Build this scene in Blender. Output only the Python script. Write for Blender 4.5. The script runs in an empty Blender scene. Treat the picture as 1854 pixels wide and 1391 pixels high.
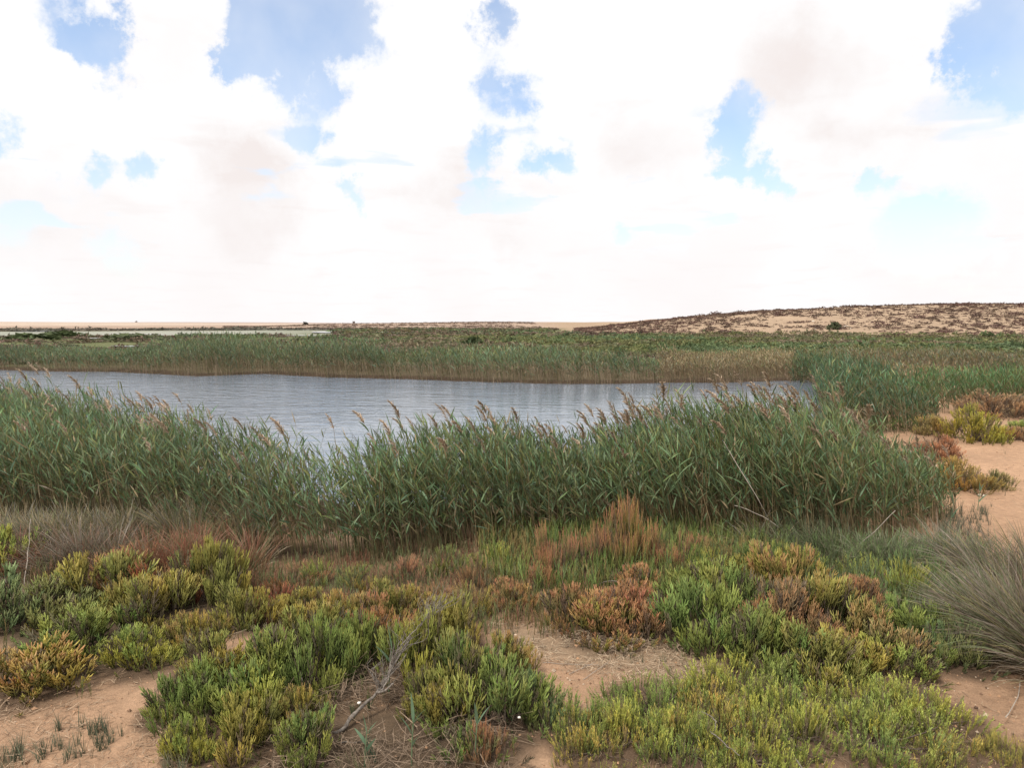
import bpy, math
import numpy as np
from mathutils import Vector, Matrix

S = bpy.context.scene
COL = S.collection
R = np.random.default_rng(20240611)

# ------------------------------------------------------------------ camera
W0, H0 = 1854.0, 1391.0
FPX = 1287.0
PITCH = math.radians(4.9)
CAMZ = 2.2
cam = bpy.data.cameras.new('camera')
cam.sensor_fit = 'HORIZONTAL'
cam.sensor_width = 36.0
cam.lens = 36.0 * FPX / W0
cam.clip_start = 0.05
cam.clip_end = 20000.0
camo = bpy.data.objects.new('camera', cam)
camo.location = (0, 0, CAMZ)
camo.rotation_euler = (math.pi / 2 - PITCH, 0, 0)
COL.objects.link(camo)
S.camera = camo

def pdir(px, py):
    u = (px - W0 / 2) / FPX
    v = (H0 / 2 - py) / FPX
    cp, sp = math.cos(PITCH), math.sin(PITCH)
    d = np.array([u, cp + v * sp, -sp + v * cp])
    return d / np.linalg.norm(d)

def gp(px, py, z=0.0):
    """point of the ground (height z) seen at a pixel of the photograph"""
    d = pdir(px, py)
    t = (z - CAMZ) / d[2]
    return np.array([d[0] * t, d[1] * t])

def gpoly(pts, z=0.0):
    return np.array([gp(a, b, z) for a, b in pts])

# ------------------------------------------------------------------ view and light
S.view_settings.view_transform = 'Standard'
S.view_settings.look = 'None'
EXPOSURE = 0.9
S.view_settings.exposure = EXPOSURE
S.view_settings.gamma = 1.0
S.view_settings.use_curve_mapping = False
S.render.engine = 'CYCLES'
S.cycles.max_bounces = 6
S.cycles.diffuse_bounces = 3
S.cycles.transmission_bounces = 3
S.cycles.transparent_max_bounces = 4
S.cycles.caustics_reflective = False
S.cycles.caustics_refractive = False

SUN_EL, SUN_AZ = math.radians(58), math.radians(215)   # azimuth clockwise from +Y: high, behind and left of the camera
sl = bpy.data.lights.new('sun', 'SUN')
sl.energy = 1.5
sl.angle = math.radians(10)
sl.color = (1.0, 0.95, 0.87)
so = bpy.data.objects.new('sun', sl)
sd = Vector((math.sin(SUN_AZ) * math.cos(SUN_EL), math.cos(SUN_AZ) * math.cos(SUN_EL), math.sin(SUN_EL)))
so.rotation_euler = (-sd).to_track_quat('-Z', 'Y').to_euler()
so.location = (0, 0, 60)
COL.objects.link(so)

class NT:
    def __init__(self, tree):
        self.t = tree
        tree.nodes.clear()
    def n(self, typ, **kw):
        nd = self.t.nodes.new(typ)
        for k, v in kw.items():
            setattr(nd, k, v)
        return nd
    def sock(self, nd, key, val):
        s = nd.inputs[key]
        if hasattr(val, 'links') or isinstance(val, bpy.types.NodeSocket):
            self.t.links.new(val, s)
        else:
            s.default_value = val
    def math(self, op, a, b=None, c=None, clamp=False):
        nd = self.n('ShaderNodeMath', operation=op, use_clamp=clamp)
        self.sock(nd, 0, a)
        if b is not None: self.sock(nd, 1, b)
        if c is not None: self.sock(nd, 2, c)
        return nd.outputs[0]
    def vmath(self, op, a, b=None, out=0):
        nd = self.n('ShaderNodeVectorMath', operation=op)
        self.sock(nd, 0, a)
        if b is not None:
            self.sock(nd, 3 if op == 'SCALE' else 1, b)
        return nd.outputs['Value' if op in ('DOT_PRODUCT', 'LENGTH') else 'Vector']
    def mix(self, f, a, b, blend='MIX'):
        nd = self.n('ShaderNodeMix', data_type='RGBA', blend_type=blend)
        self.sock(nd, 0, f); self.sock(nd, 6, a); self.sock(nd, 7, b)
        return nd.outputs[2]
    def noise(self, vec, scale, detail=4, rough=0.5, dist=0.0, dims='3D'):
        nd = self.n('ShaderNodeTexNoise', noise_dimensions=dims)
        if vec is not None: self.sock(nd, 'Vector', vec)
        nd.inputs['Scale'].default_value = scale
        nd.inputs['Detail'].default_value = detail
        nd.inputs['Roughness'].default_value = rough
        nd.inputs['Distortion'].default_value = dist
        return nd
    def ramp(self, f, lo, hi, a=0.0, b=1.0, mode='SMOOTHSTEP'):
        nd = self.n('ShaderNodeMapRange', interpolation_type=mode)
        self.sock(nd, 0, f)
        for i, v in enumerate((lo, hi, a, b)):
            nd.inputs[i + 1].default_value = v
        return nd.outputs[0]

SKY_STRENGTH = 0.12
def build_sky():
    w = bpy.data.worlds.new('World')
    S.world = w
    w.use_nodes = True
    T = NT(w.node_tree)
    sky = T.n('ShaderNodeTexSky', sky_type='NISHITA')
    sky.sun_disc = False
    sky.sun_elevation = SUN_EL
    sky.sun_rotation = SUN_AZ
    sky.altitude = 30
    sky.air_density = 1.0
    sky.dust_density = 1.2
    sky.ozone_density = 1.0
    d = T.vmath('NORMALIZE', T.n('ShaderNodeTexCoord').outputs['Generated'])
    sep = T.n('ShaderNodeSeparateXYZ'); T.sock(sep, 0, d)
    z = sep.outputs[2]
    zc = T.math('MAXIMUM', z, 0.0)
    den = T.math('ADD', zc, 0.10)
    inv = T.math('DIVIDE', 1.0, den)
    pl = T.vmath('SCALE', d, inv)                                  # position on the flat cloud layer
    comb = T.n('ShaderNodeCombineXYZ')
    s2 = T.n('ShaderNodeSeparateXYZ'); T.sock(s2, 0, pl)
    T.sock(comb, 0, s2.outputs[0]); T.sock(comb, 1, s2.outputs[1])
    layer = comb.outputs[0]
    nA = T.noise(layer, 1.1, 6, 0.52, 0.2).outputs[0]
    nB = T.noise(d, 7.0, 9, 0.58, 0.3).outputs[0]
    warp = T.noise(d, 8.0, 9, 0.66)
    wv = T.vmath('SCALE', T.vmath('SUBTRACT', warp.outputs[1], (0.5, 0.5, 0.5)), 0.2)
    dw = T.vmath('NORMALIZE', T.vmath('ADD', d, wv))
    # gaps of blue sky between the clouds: pixel, radius in pixels, depth
    holes = [(470, 35, 52, .7), (540, 60, 52, .75), (610, 45, 62, .75), (670, 20, 40, .6), (590, 125, 40, .42), (430, 70, 26, .3), (585, 225, 32, .42),
             (640, 330, 26, .45), (655, 380, 24, .4), (225, 105, 36, .6), (170, 80, 34, .5), (250, 60, 26, .3), (110, 30, 50, .22),
             (925, 150, 38, .62), (900, 30, 30, .42), (885, 268, 36, .58), (985, 292, 32, .5), (945, 215, 22, .2),
             (1360, 215, 40, .45), (1320, 265, 28, .45), (1410, 340, 28, .42), (1580, 322, 28, .4), (1375, 310, 22, .35),
             (1800, 70, 60, .62), (1740, 100, 34, .4), (1850, 40, 60, .6), (1848, 150, 30, .45),
             (245, 320, 30, .4), (150, 328, 28, .35), (0, 240, 26, .3), (1120, 425, 24, .3), (1650, 405, 50, .28), (1700, 455, 60, .22), (1460, 480, 60, .16), (210, 480, 34, .25), (40, 430, 44, .25)]
    holes = [(a, b, r, w if w > .55 else min(w * 1.5, .6)) for a, b, r, w in holes]
    acc = 0.0
    def blob(acc, dr, r, wgt):
        k = 2.0 / (r * r)
        nd = T.vmath('DOT_PRODUCT', dw, tuple(dr))
        e = T.math('POWER', math.e, T.math('MULTIPLY_ADD', nd, k, -k))
        return T.math('MULTIPLY_ADD', e, wgt, acc)
    for px, py, r, wt in holes:
        acc = blob(acc, pdir(px, py), r * 1.0 / FPX, wt * 1.5)
    rr = np.random.default_rng(5)
    for i in range(14):                                            # the same broken cloud goes on all round
        az = rr.uniform(50, 310); el = rr.uniform(12, 70)
        a, e_ = math.radians(az), math.radians(el)
        acc = blob(acc, (math.sin(a) * math.cos(e_), math.cos(a) * math.cos(e_), math.sin(e_)), rr.uniform(.07, .2), rr.uniform(.4, .75))
    dens = T.math('MULTIPLY_ADD', nA, 0.55, 0.80 - 0.275)
    dens = T.math('MULTIPLY_ADD', T.math('SUBTRACT', nB, 0.5), 0.85, dens)
    dens = T.math('SUBTRACT', dens, acc)
    # far down the sky the gaps foreshorten into thin pale bands
    band = T.noise(layer, 1.5, 5, 0.5, 0.3).outputs[0]
    dens = T.math('SUBTRACT', dens, T.math('MULTIPLY', T.ramp(z, 0.05, 0.12, 0.0, 1.0), T.math('MULTIPLY', T.ramp(z, 0.34, 0.2, 0.0, 1.0), T.ramp(band, 0.45, 0.35, 0.0, 0.45))))
    mask = T.ramp(dens, 0.06, 0.68)
    # greyish pink bases of the thick clouds
    sh = 0.0
    for px, py, r, wt in [(420, 262, 55, .75), (490, 285, 50, .6), (430, 400, 60, .5), (480, 425, 50, .4), (850, 330, 60, .7), (800, 345, 50, .4), (1480, 150, 85, .75), (1600, 170, 65, .65), (1390, 125, 60, .35),
                          (1210, 250, 70, .5), (1130, 265, 60, .4), (40, 400, 60, .8), (200, 420, 60, .4), (920, 410, 30, .5), (1750, 335, 70, .35), (320, 70, 70, .4), (250, 165, 40, .1)]:
        sh = blob(sh, pdir(px, py), r * 1.1 / FPX, wt)
    for i in range(10):
        az = rr.uniform(50, 310); el = rr.uniform(8, 60)
        a, e_ = math.radians(az), math.radians(el)
        sh = blob(sh, (math.sin(a) * math.cos(e_), math.cos(a) * math.cos(e_), math.sin(e_)), rr.uniform(.05, .14), rr.uniform(.3, .9))
    nC = T.noise(d, 6.0, 5, 0.5, 0.2).outputs[0]
    nD = T.noise(layer, 2.3, 6, 0.55, 0.4).outputs[0]
    shade = T.math('MULTIPLY', sh, T.ramp(nC, 0.3, 0.62, 0.15, 1.1))
    shade = T.math('ADD', shade, T.ramp(nD, 0.5, 0.72, 0.0, 0.38), clamp=True)
    k = 1.0 / (SKY_STRENGTH * 2 ** EXPOSURE)
    white = (1.05 * k, 1.045 * k, 1.05 * k, 1)
    grey = (0.92 * k, 0.85 * k, 0.832 * k, 1)
    pale = (0.99 * k, 0.945 * k, 0.94 * k, 1)
    cc = T.mix(shade, white, grey)
    low = T.ramp(z, 0.02, 0.26, 1.0, 0.0)                          # thin dusty veil near the horizon
    cc = T.mix(T.math('MULTIPLY', low, T.ramp(nC, 0.3, 0.7, 0.95, 0.35)), cc, pale)
    blue = T.mix(T.ramp(nC, 0.35, 0.7, 0.12, 0.42), sky.outputs[0], white)
    blue = T.mix(T.math('MULTIPLY', low, 0.6), blue, pale)
    c = T.mix(mask, blue, cc)
    bg = T.n('ShaderNodeBackground')
    T.sock(bg, 0, c)
    bg.inputs[1].default_value = SKY_STRENGTH
    o = T.n('ShaderNodeOutputWorld')
    T.t.links.new(bg.outputs[0], o.inputs[0])
    w.cycles.sampling_method = 'MANUAL'
    w.cycles.sample_map_resolution = 512
build_sky()

# ------------------------------------------------------------------ helpers
def in_poly(P, poly):
    x, y = P[:, 0], P[:, 1]
    r = np.zeros(len(P), bool)
    n = len(poly)
    j = n - 1
    for i in range(n):
        xi, yi = poly[i]; xj, yj = poly[j]
        c = ((yi > y) != (yj > y)) & (x < (xj - xi) * (y - yi) / (yj - yi + 1e-12) + xi)
        r ^= c
        j = i
    return r

def dist_poly(P, poly):
    """distance to the outline, positive inside"""
    best = np.full(len(P), 1e9)
    n = len(poly)
    for i in range(n):
        a, b = poly[i], poly[(i + 1) % n]
        ab = b - a
        t = np.clip(((P - a) @ ab) / (ab @ ab + 1e-12), 0, 1)
        q = a + t[:, None] * ab
        best = np.minimum(best, np.hypot(P[:, 0] - q[:, 0], P[:, 1] - q[:, 1]))
    return np.where(in_poly(P, poly), best, -best)

def sample_poly(poly, density, rng=R, nmax=10**6):
    lo, hi = poly.min(0), poly.max(0)
    n = int((hi[0] - lo[0]) * (hi[1] - lo[1]) * density)
    P = rng.uniform(lo, hi, (n, 2))
    return P[in_poly(P, poly)][:nmax]

def sstep(a, b, x):
    t = np.clip((x - a) / (b - a), 0, 1)
    return t * t * (3 - 2 * t)

_pg = np.random.default_rng(3)
_gx = _pg.uniform(-1, 1, (64, 64))
def vnoise(x, y, s):
    """smooth value noise in [-1, 1]"""
    u, v = np.asarray(x) / s + 1000.3, np.asarray(y) / s + 1000.7
    i, j = np.floor(u).astype(int), np.floor(v).astype(int)
    fx, fy = u - i, v - j
    fx, fy = fx * fx * (3 - 2 * fx), fy * fy * (3 - 2 * fy)
    g = lambda a, b: _gx[a % 64, b % 64]
    return (g(i, j) * (1 - fx) + g(i + 1, j) * fx) * (1 - fy) + (g(i, j + 1) * (1 - fx) + g(i + 1, j + 1) * fx) * fy

TRIS = [0]
def make_mesh(name, V, T, attrs=None, mat=None, smooth=True):
    V = np.asarray(V, np.float32).reshape(-1, 3)
    T = np.asarray(T, np.int32).reshape(-1, 3)
    me = bpy.data.meshes.new(name)
    me.vertices.add(len(V)); me.loops.add(T.size); me.polygons.add(len(T))
    me.vertices.foreach_set('co', V.ravel())
    me.loops.foreach_set('vertex_index', T.ravel())
    me.polygons.foreach_set('loop_start', np.arange(0, T.size, 3, dtype=np.int32))
    me.polygons.foreach_set('loop_total', np.full(len(T), 3, np.int32))
    me.polygons.foreach_set('use_smooth', np.full(len(T), smooth, bool))
    for k, a in (attrs or {}).items():
        a = np.asarray(a, np.float32)
        if a.shape[1] == 3:
            a = np.concatenate([a, np.ones((len(a), 1), np.float32)], 1)
        at = me.attributes.new(k, 'FLOAT_COLOR', 'POINT')
        at.data.foreach_set('color', a.ravel())
    if mat: me.materials.append(mat)
    me.update()
    TRIS[0] += len(T)
    return me

def link(name, data, parent=None, loc=None, rz=0.0, scale=None):
    o = bpy.data.objects.new(name, data)
    COL.objects.link(o)
    if parent is not None: o.parent = parent
    if loc is not None: o.location = loc
    if rz: o.rotation_euler[2] = rz
    if scale is not None: o.scale = scale
    return o

def tag(o, label=None, cat=None, group=None, kind=None):
    if label: o['label'] = label
    if cat: o['category'] = cat
    if group: o['group'] = group
    if kind: o['kind'] = kind
    return o

class Acc:
    """collects vertices, triangles and one colour attribute"""
    def __init__(self): self.V, self.T, self.C, self.n = [], [], [], 0
    def add(self, V, T, C):
        V = V.reshape(-1, 3)
        self.V.append(V); self.T.append(T.reshape(-1, 3) + self.n); self.C.append(C.reshape(-1, C.shape[-1]))
        self.n += len(V)
    def mesh(self, name, mat, attr='data', smooth=True):
        return make_mesh(name, np.concatenate(self.V), np.concatenate(self.T), {attr: np.concatenate(self.C)}, mat, smooth)

def strip_faces(S_):
    f = []
    for s in range(S_ - 1):
        a = 2 * s
        f += [(a, a + 1, a + 3), (a, a + 3, a + 2)]
    return np.array(f)

def tube_faces(S_, k):
    f = []
    for s in range(S_ - 1):
        for i in range(k):
            a, b = s * k + i, s * k + (i + 1) % k
            f += [(a, b, b + k), (a, b + k, a + k)]
    return np.array(f)

def rep_faces(F, n, nv):
    return (F[None] + (np.arange(n) * nv)[:, None, None]).reshape(-1, 3)

def strips(C, side, w):
    """C (N,S,3) centre lines, side (N,S,3) unit, w (N,S) half widths -> flat blades"""
    N, S_, _ = C.shape
    V = np.empty((N, S_, 2, 3))
    V[:, :, 0] = C - side * w[..., None]
    V[:, :, 1] = C + side * w[..., None]
    return V.reshape(N, 2 * S_, 3), rep_faces(strip_faces(S_), N, 2 * S_)

def tubes(C, r, k=3):
    """C (N,S,3) centre lines, r (N,S) radii -> round stems"""
    N, S_, _ = C.shape
    d = np.gradient(C, axis=1)
    d /= np.linalg.norm(d, axis=2, keepdims=True) + 1e-9
    ref = np.where(np.abs(d[..., 2:3]) > 0.9, np.array([1.0, 0, 0]), np.array([0, 0, 1.0]))
    a = np.cross(d, ref); a /= np.linalg.norm(a, axis=2, keepdims=True) + 1e-9
    b = np.cross(d, a)
    V = np.empty((N, S_, k, 3))
    for i in range(k):
        t = 2 * math.pi * i / k
        V[:, :, i] = C + (a * math.cos(t) + b * math.sin(t)) * r[..., None]
    return V.reshape(N, S_ * k, 3), rep_faces(tube_faces(S_, k), N, S_ * k)

def arcs(base, az, th0, th1, length, S_):
    """curved lines: tilt from the vertical goes th0 -> th1 along the length"""
    s = np.linspace(0, 1, S_)
    th = th0[:, None] + (th1 - th0)[:, None] * s[None]
    seg = (length / (S_ - 1))[:, None]
    dx = np.sin(th) * seg; dz = np.cos(th) * seg
    hx = np.concatenate([np.zeros((len(az), 1)), np.cumsum((dx[:, 1:] + dx[:, :-1]) / 2, 1)], 1)
    hz = np.concatenate([np.zeros((len(az), 1)), np.cumsum((dz[:, 1:] + dz[:, :-1]) / 2, 1)], 1)
    C = np.empty((len(az), S_, 3))
    C[..., 0] = base[:, None, 0] + np.cos(az)[:, None] * hx
    C[..., 1] = base[:, None, 1] + np.sin(az)[:, None] * hx
    C[..., 2] = base[:, None, 2] + hz
    return C

# ------------------------------------------------------------------ materials
def new_mat(name):
    m = bpy.data.materials.new(name)
    m.use_nodes = True
    return m, NT(m.node_tree)

def leafy_shader(T, colour, rough=0.55, trans=0.25, spec=0.25):
    p = T.n('ShaderNodeBsdfPrincipled')
    T.sock(p, 'Base Color', colour)
    p.inputs['Roughness'].default_value = rough
    p.inputs['Specular IOR Level'].default_value = spec
    o = T.n('ShaderNodeOutputMaterial')
    if trans > 0:
        t = T.n('ShaderNodeBsdfTranslucent')
        T.sock(t, 0, colour)
        mx = T.n('ShaderNodeMixShader')
        mx.inputs[0].default_value = trans
        T.t.links.new(p.outputs[0], mx.inputs[1]); T.t.links.new(t.outputs[0], mx.inputs[2])
        T.t.links.new(mx.outputs[0], o.inputs[0])
    else:
        T.t.links.new(p.outputs[0], o.inputs[0])
    return p

def attr_mat(name, rough=0.6, trans=0.2, spec=0.2, var=0.35, scale=9.0):
    """vegetation whose own colour lies in the attribute «data»"""
    m, T = new_mat(name)
    a = T.n('ShaderNodeAttribute', attribute_name='data')
    g = T.n('ShaderNodeNewGeometry')
    n = T.noise(g.outputs['Position'], scale, 3, 0.6).outputs[0]
    f = T.ramp(n, 0.25, 0.75, 1 - var, 1 + var, 'LINEAR')
    v = T.vmath('SCALE', a.outputs['Color'], f)
    leafy_shader(T, v, rough, trans, spec)
    return m

M = {}
M['blade'] = attr_mat('reed_blade', 0.45, 0.28, 0.3)
M['far'] = attr_mat('marsh_plants', 0.7, 0.2, 0.1, 0.3, 2.0)
M['dry'] = attr_mat('dry_straw', 0.8, 0.05, 0.1, 0.3, 30.0)
M['rock'] = attr_mat('stone', 0.9, 0.0, 0.2, 0.3, 40.0)

def shoot_mat():
    m, T = new_mat('fleshy_shoots')
    a = T.n('ShaderNodeAttribute', attribute_name='data')
    sp = T.n('ShaderNodeSeparateColor'); T.sock(sp, 0, a.outputs['Color'])
    t, rnd, cl = sp.outputs
    oi = T.n('ShaderNodeObjectInfo')
    base = oi.outputs['Color']
    # each tuft of a bush has its own hue, between yellower and bluer green
    yel = T.mix(1.0, base, (1.22, 1.06, 0.85, 1), 'MULTIPLY')
    blu = T.mix(1.0, base, (0.84, 0.98, 0.95, 1), 'MULTIPLY')
    c = T.mix(T.ramp(cl, 0.0, 1.0, 0, 1, 'LINEAR'), blu, yel)
    c = T.mix(1.0, c, T.ramp(rnd, 0, 1, 0.7, 1.3, 'LINEAR'), 'MULTIPLY')
    tipf = T.math('MULTIPLY', T.math('MULTIPLY', T.ramp(t, 0.35, 1.0), T.ramp(T.math('ADD', T.math('FRACT', T.math('MULTIPLY', cl, 7.31)), T.math('MULTIPLY', oi.outputs['Alpha'], 0.55)), 0.5, 0.8)), oi.outputs['Alpha'])
    tip = T.mix(T.math('FRACT', T.math('MULTIPLY', cl, 3.77)), (0.40, 0.25, 0.13, 1), (0.40, 0.175, 0.135, 1))
    c = T.mix(tipf, c, tip)
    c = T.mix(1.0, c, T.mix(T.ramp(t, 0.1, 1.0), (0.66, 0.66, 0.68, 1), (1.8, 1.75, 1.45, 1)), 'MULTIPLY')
    dead = T.math('MULTIPLY', T.ramp(T.math('FRACT', T.math('MULTIPLY', cl, 13.7)), 0.16, 0.08), 0.85)   # a few tufts of each bush have died back
    c = T.mix(dead, c, T.mix(rnd, (0.16, 0.12, 0.095, 1), (0.27, 0.20, 0.15, 1)))
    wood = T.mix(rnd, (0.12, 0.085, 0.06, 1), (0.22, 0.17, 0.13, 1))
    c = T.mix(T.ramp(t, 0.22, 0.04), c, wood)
    leafy_shader(T, c, 0.5, 0.18, 0.3)
    return m
M['shoot'] = shoot_mat()

def wood_mat(name, dark, light):
    m, T = new_mat(name)
    tc = T.n('ShaderNodeTexCoord')
    n = T.noise(tc.outputs['Object'], 60, 5, 0.6).outputs[0]
    c = T.mix(T.ramp(n, 0.3, 0.7), dark, light)
    p = leafy_shader(T, c, 0.85, 0.0, 0.15)
    b = T.n('ShaderNodeBump'); b.inputs['Strength'].default_value = 0.6; b.inputs['Distance'].default_value = 0.004
    T.sock(b, 'Height', n); T.t.links.new(b.outputs[0], p.inputs['Normal'])
    return m
M['wood'] = wood_mat('weathered_wood', (0.10, 0.08, 0.065, 1), (0.30, 0.26, 0.22, 1))
M['stem'] = wood_mat('woody_stem', (0.07, 0.05, 0.038, 1), (0.17, 0.13, 0.10, 1))

def ground_mat():
    m, T = new_mat('marsh_ground')
    a = T.n('ShaderNodeAttribute', attribute_name='data')
    g = T.n('ShaderNodeNewGeometry')
    P = g.outputs['Position']
    n1 = T.noise(P, 0.9, 6, 0.6).outputs[0]
    n2 = T.noise(P, 14, 6, 0.65).outputs[0]
    n3 = T.noise(P, 110, 4, 0.6).outputs[0]
    n4 = T.noise(P, 0.05, 5, 0.6).outputs[0]
    c = a.outputs['Color']
    f = T.math('MULTIPLY', T.ramp(n1, 0.25, 0.75, 0.82, 1.18, 'LINEAR'), T.ramp(n2, 0.25, 0.75, 0.78, 1.2, 'LINEAR'))
    f = T.math('MULTIPLY', f, T.ramp(n3, 0.25, 0.75, 0.8, 1.2, 'LINEAR'))
    f = T.math('MULTIPLY', f, T.ramp(n4, 0.3, 0.7, 0.88, 1.12, 'LINEAR'))
    c = T.vmath('SCALE', c, f)
    c = T.mix(T.ramp(n2, 0.52, 0.7, 0, 0.35), c, T.vmath('MULTIPLY', c, (1.15, 1.12, 1.1)))
    p = leafy_shader(T, c, 0.95, 0.0, 0.1)
    b = T.n('ShaderNodeBump'); b.inputs['Strength'].default_value = 0.7; b.inputs['Distance'].default_value = 0.03
    T.sock(b, 'Height', T.math('MULTIPLY_ADD', n3, 0.35, n2))
    T.t.links.new(b.outputs[0], p.inputs['Normal'])
    return m
M['ground'] = ground_mat()

def water_mat(name, ripple, deep):
    m, T = new_mat(name)
    g = T.n('ShaderNodeNewGeometry')
    P = g.outputs['Position']
    mp = T.n('ShaderNodeMapping'); T.sock(mp, 0, P)
    mp.inputs['Rotation'].default_value = (0, 0, 0.35)
    mp.inputs['Scale'].default_value = (0.55, 1.0, 1.0)
    w1 = T.noise(mp.outputs[0], 2.9, 4, 0.55, 0.5).outputs[0]
    w2 = T.noise(mp.outputs[0], 9.0, 3, 0.5, 0.3).outputs[0]
    m2 = T.n('ShaderNodeMapping'); T.sock(m2, 0, P)
    m2.inputs['Rotation'].default_value = (0, 0, 0.15)
    m2.inputs['Scale'].default_value = (0.38, 1.0, 1.0)
    w0 = T.noise(m2.outputs[0], 0.95, 3, 0.55, 0.6).outputs[0]
    h = T.math('MULTIPLY_ADD', w0, 0.95, T.math('MULTIPLY_ADD', w2, 0.22, w1))
    b = T.n('ShaderNodeBump')
    b.inputs['Distance'].default_value = 0.10
    T.sock(b, 'Height', h)
    if ripple == 'pond':
        # wind ruffles the open left half, the lee of the right reed clump stays smoother
        s = T.n('ShaderNodeSeparateXYZ'); T.sock(s, 0, P)
        lee = T.math('MULTIPLY_ADD', s.outputs[0], 0.22, T.math('MULTIPLY', s.outputs[1], -0.115))
        lee = T.math('ADD', lee, T.ramp(T.noise(P, 0.25, 3, 0.5).outputs[0], 0.2, 0.8, -0.6, 0.6, 'LINEAR'))
        st = T.ramp(lee, -4.3, -1.9, 0.72, 0.17)
        T.sock(b, 'Strength', st)
    else:
        b.inputs['Strength'].default_value = ripple
    p = T.n('ShaderNodeBsdfPrincipled')
    p.inputs['Base Color'].default_value = deep
    p.inputs['Roughness'].default_value = 0.06
    p.inputs['IOR'].default_value = 1.333
    p.inputs['Specular IOR Level'].default_value = 0.72
    T.t.links.new(b.outputs[0], p.inputs['Normal'])
    o = T.n('ShaderNodeOutputMaterial')
    T.t.links.new(p.outputs[0], o.inputs[0])
    return m
M['water'] = water_mat('pond_water', 'pond', (0.15, 0.185, 0.235, 1))
M['lagoon'] = water_mat('lagoon_water', 0.12, (0.12, 0.13, 0.11, 1))

# ------------------------------------------------------------------ the lie of the land
POND = gpoly([(-420, 664), (-150, 664), (0, 667), (130, 670), (205, 670), (290, 674), (360, 678), (420, 676), (490, 674), (600, 680), (740, 683), (850, 687), (1000, 691), (1120, 691), (1200, 689),
              (1300, 689), (1400, 686), (1470, 684), (1500, 691), (1525, 702), (1528, 730), (1535, 765), (1515, 805), (1470, 832), (1400, 850), (1310, 860), (1220, 866), (1120, 876), (1000, 890), (880, 908), (760, 915), (690, 925), (630, 925), (560, 905), (450, 885), (300, 850), (150, 815), (0, 780), (-200, 745), (-420, 715)])
WATER_Z = -0.07

SAND = np.array([.42, .26, .16]); SANDP = np.array([.52, .365, .245]); MARSH = np.array([.13, .10, .06])
WETMUD = np.array([.075, .05, .032]); DUNE = np.array([.42, .30, .20]); FARD = np.array([.52, .41, .32])
GREENF = np.array([.13, .14, .06]); MUDG = np.array([.33, .33, .27]); LITTER = np.array([.34, .235, .15])

HX = [-400, 0, 10, 22, 40, 55, 70, 84, 99, 115, 137, 200, 320, 500]
HZ = [0, 0, 0.1, .8, 2.9, 4.6, 5.35, 5.8, 6.4, 6.8, 6.85, 7.2, 6.0, 5.0]

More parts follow.
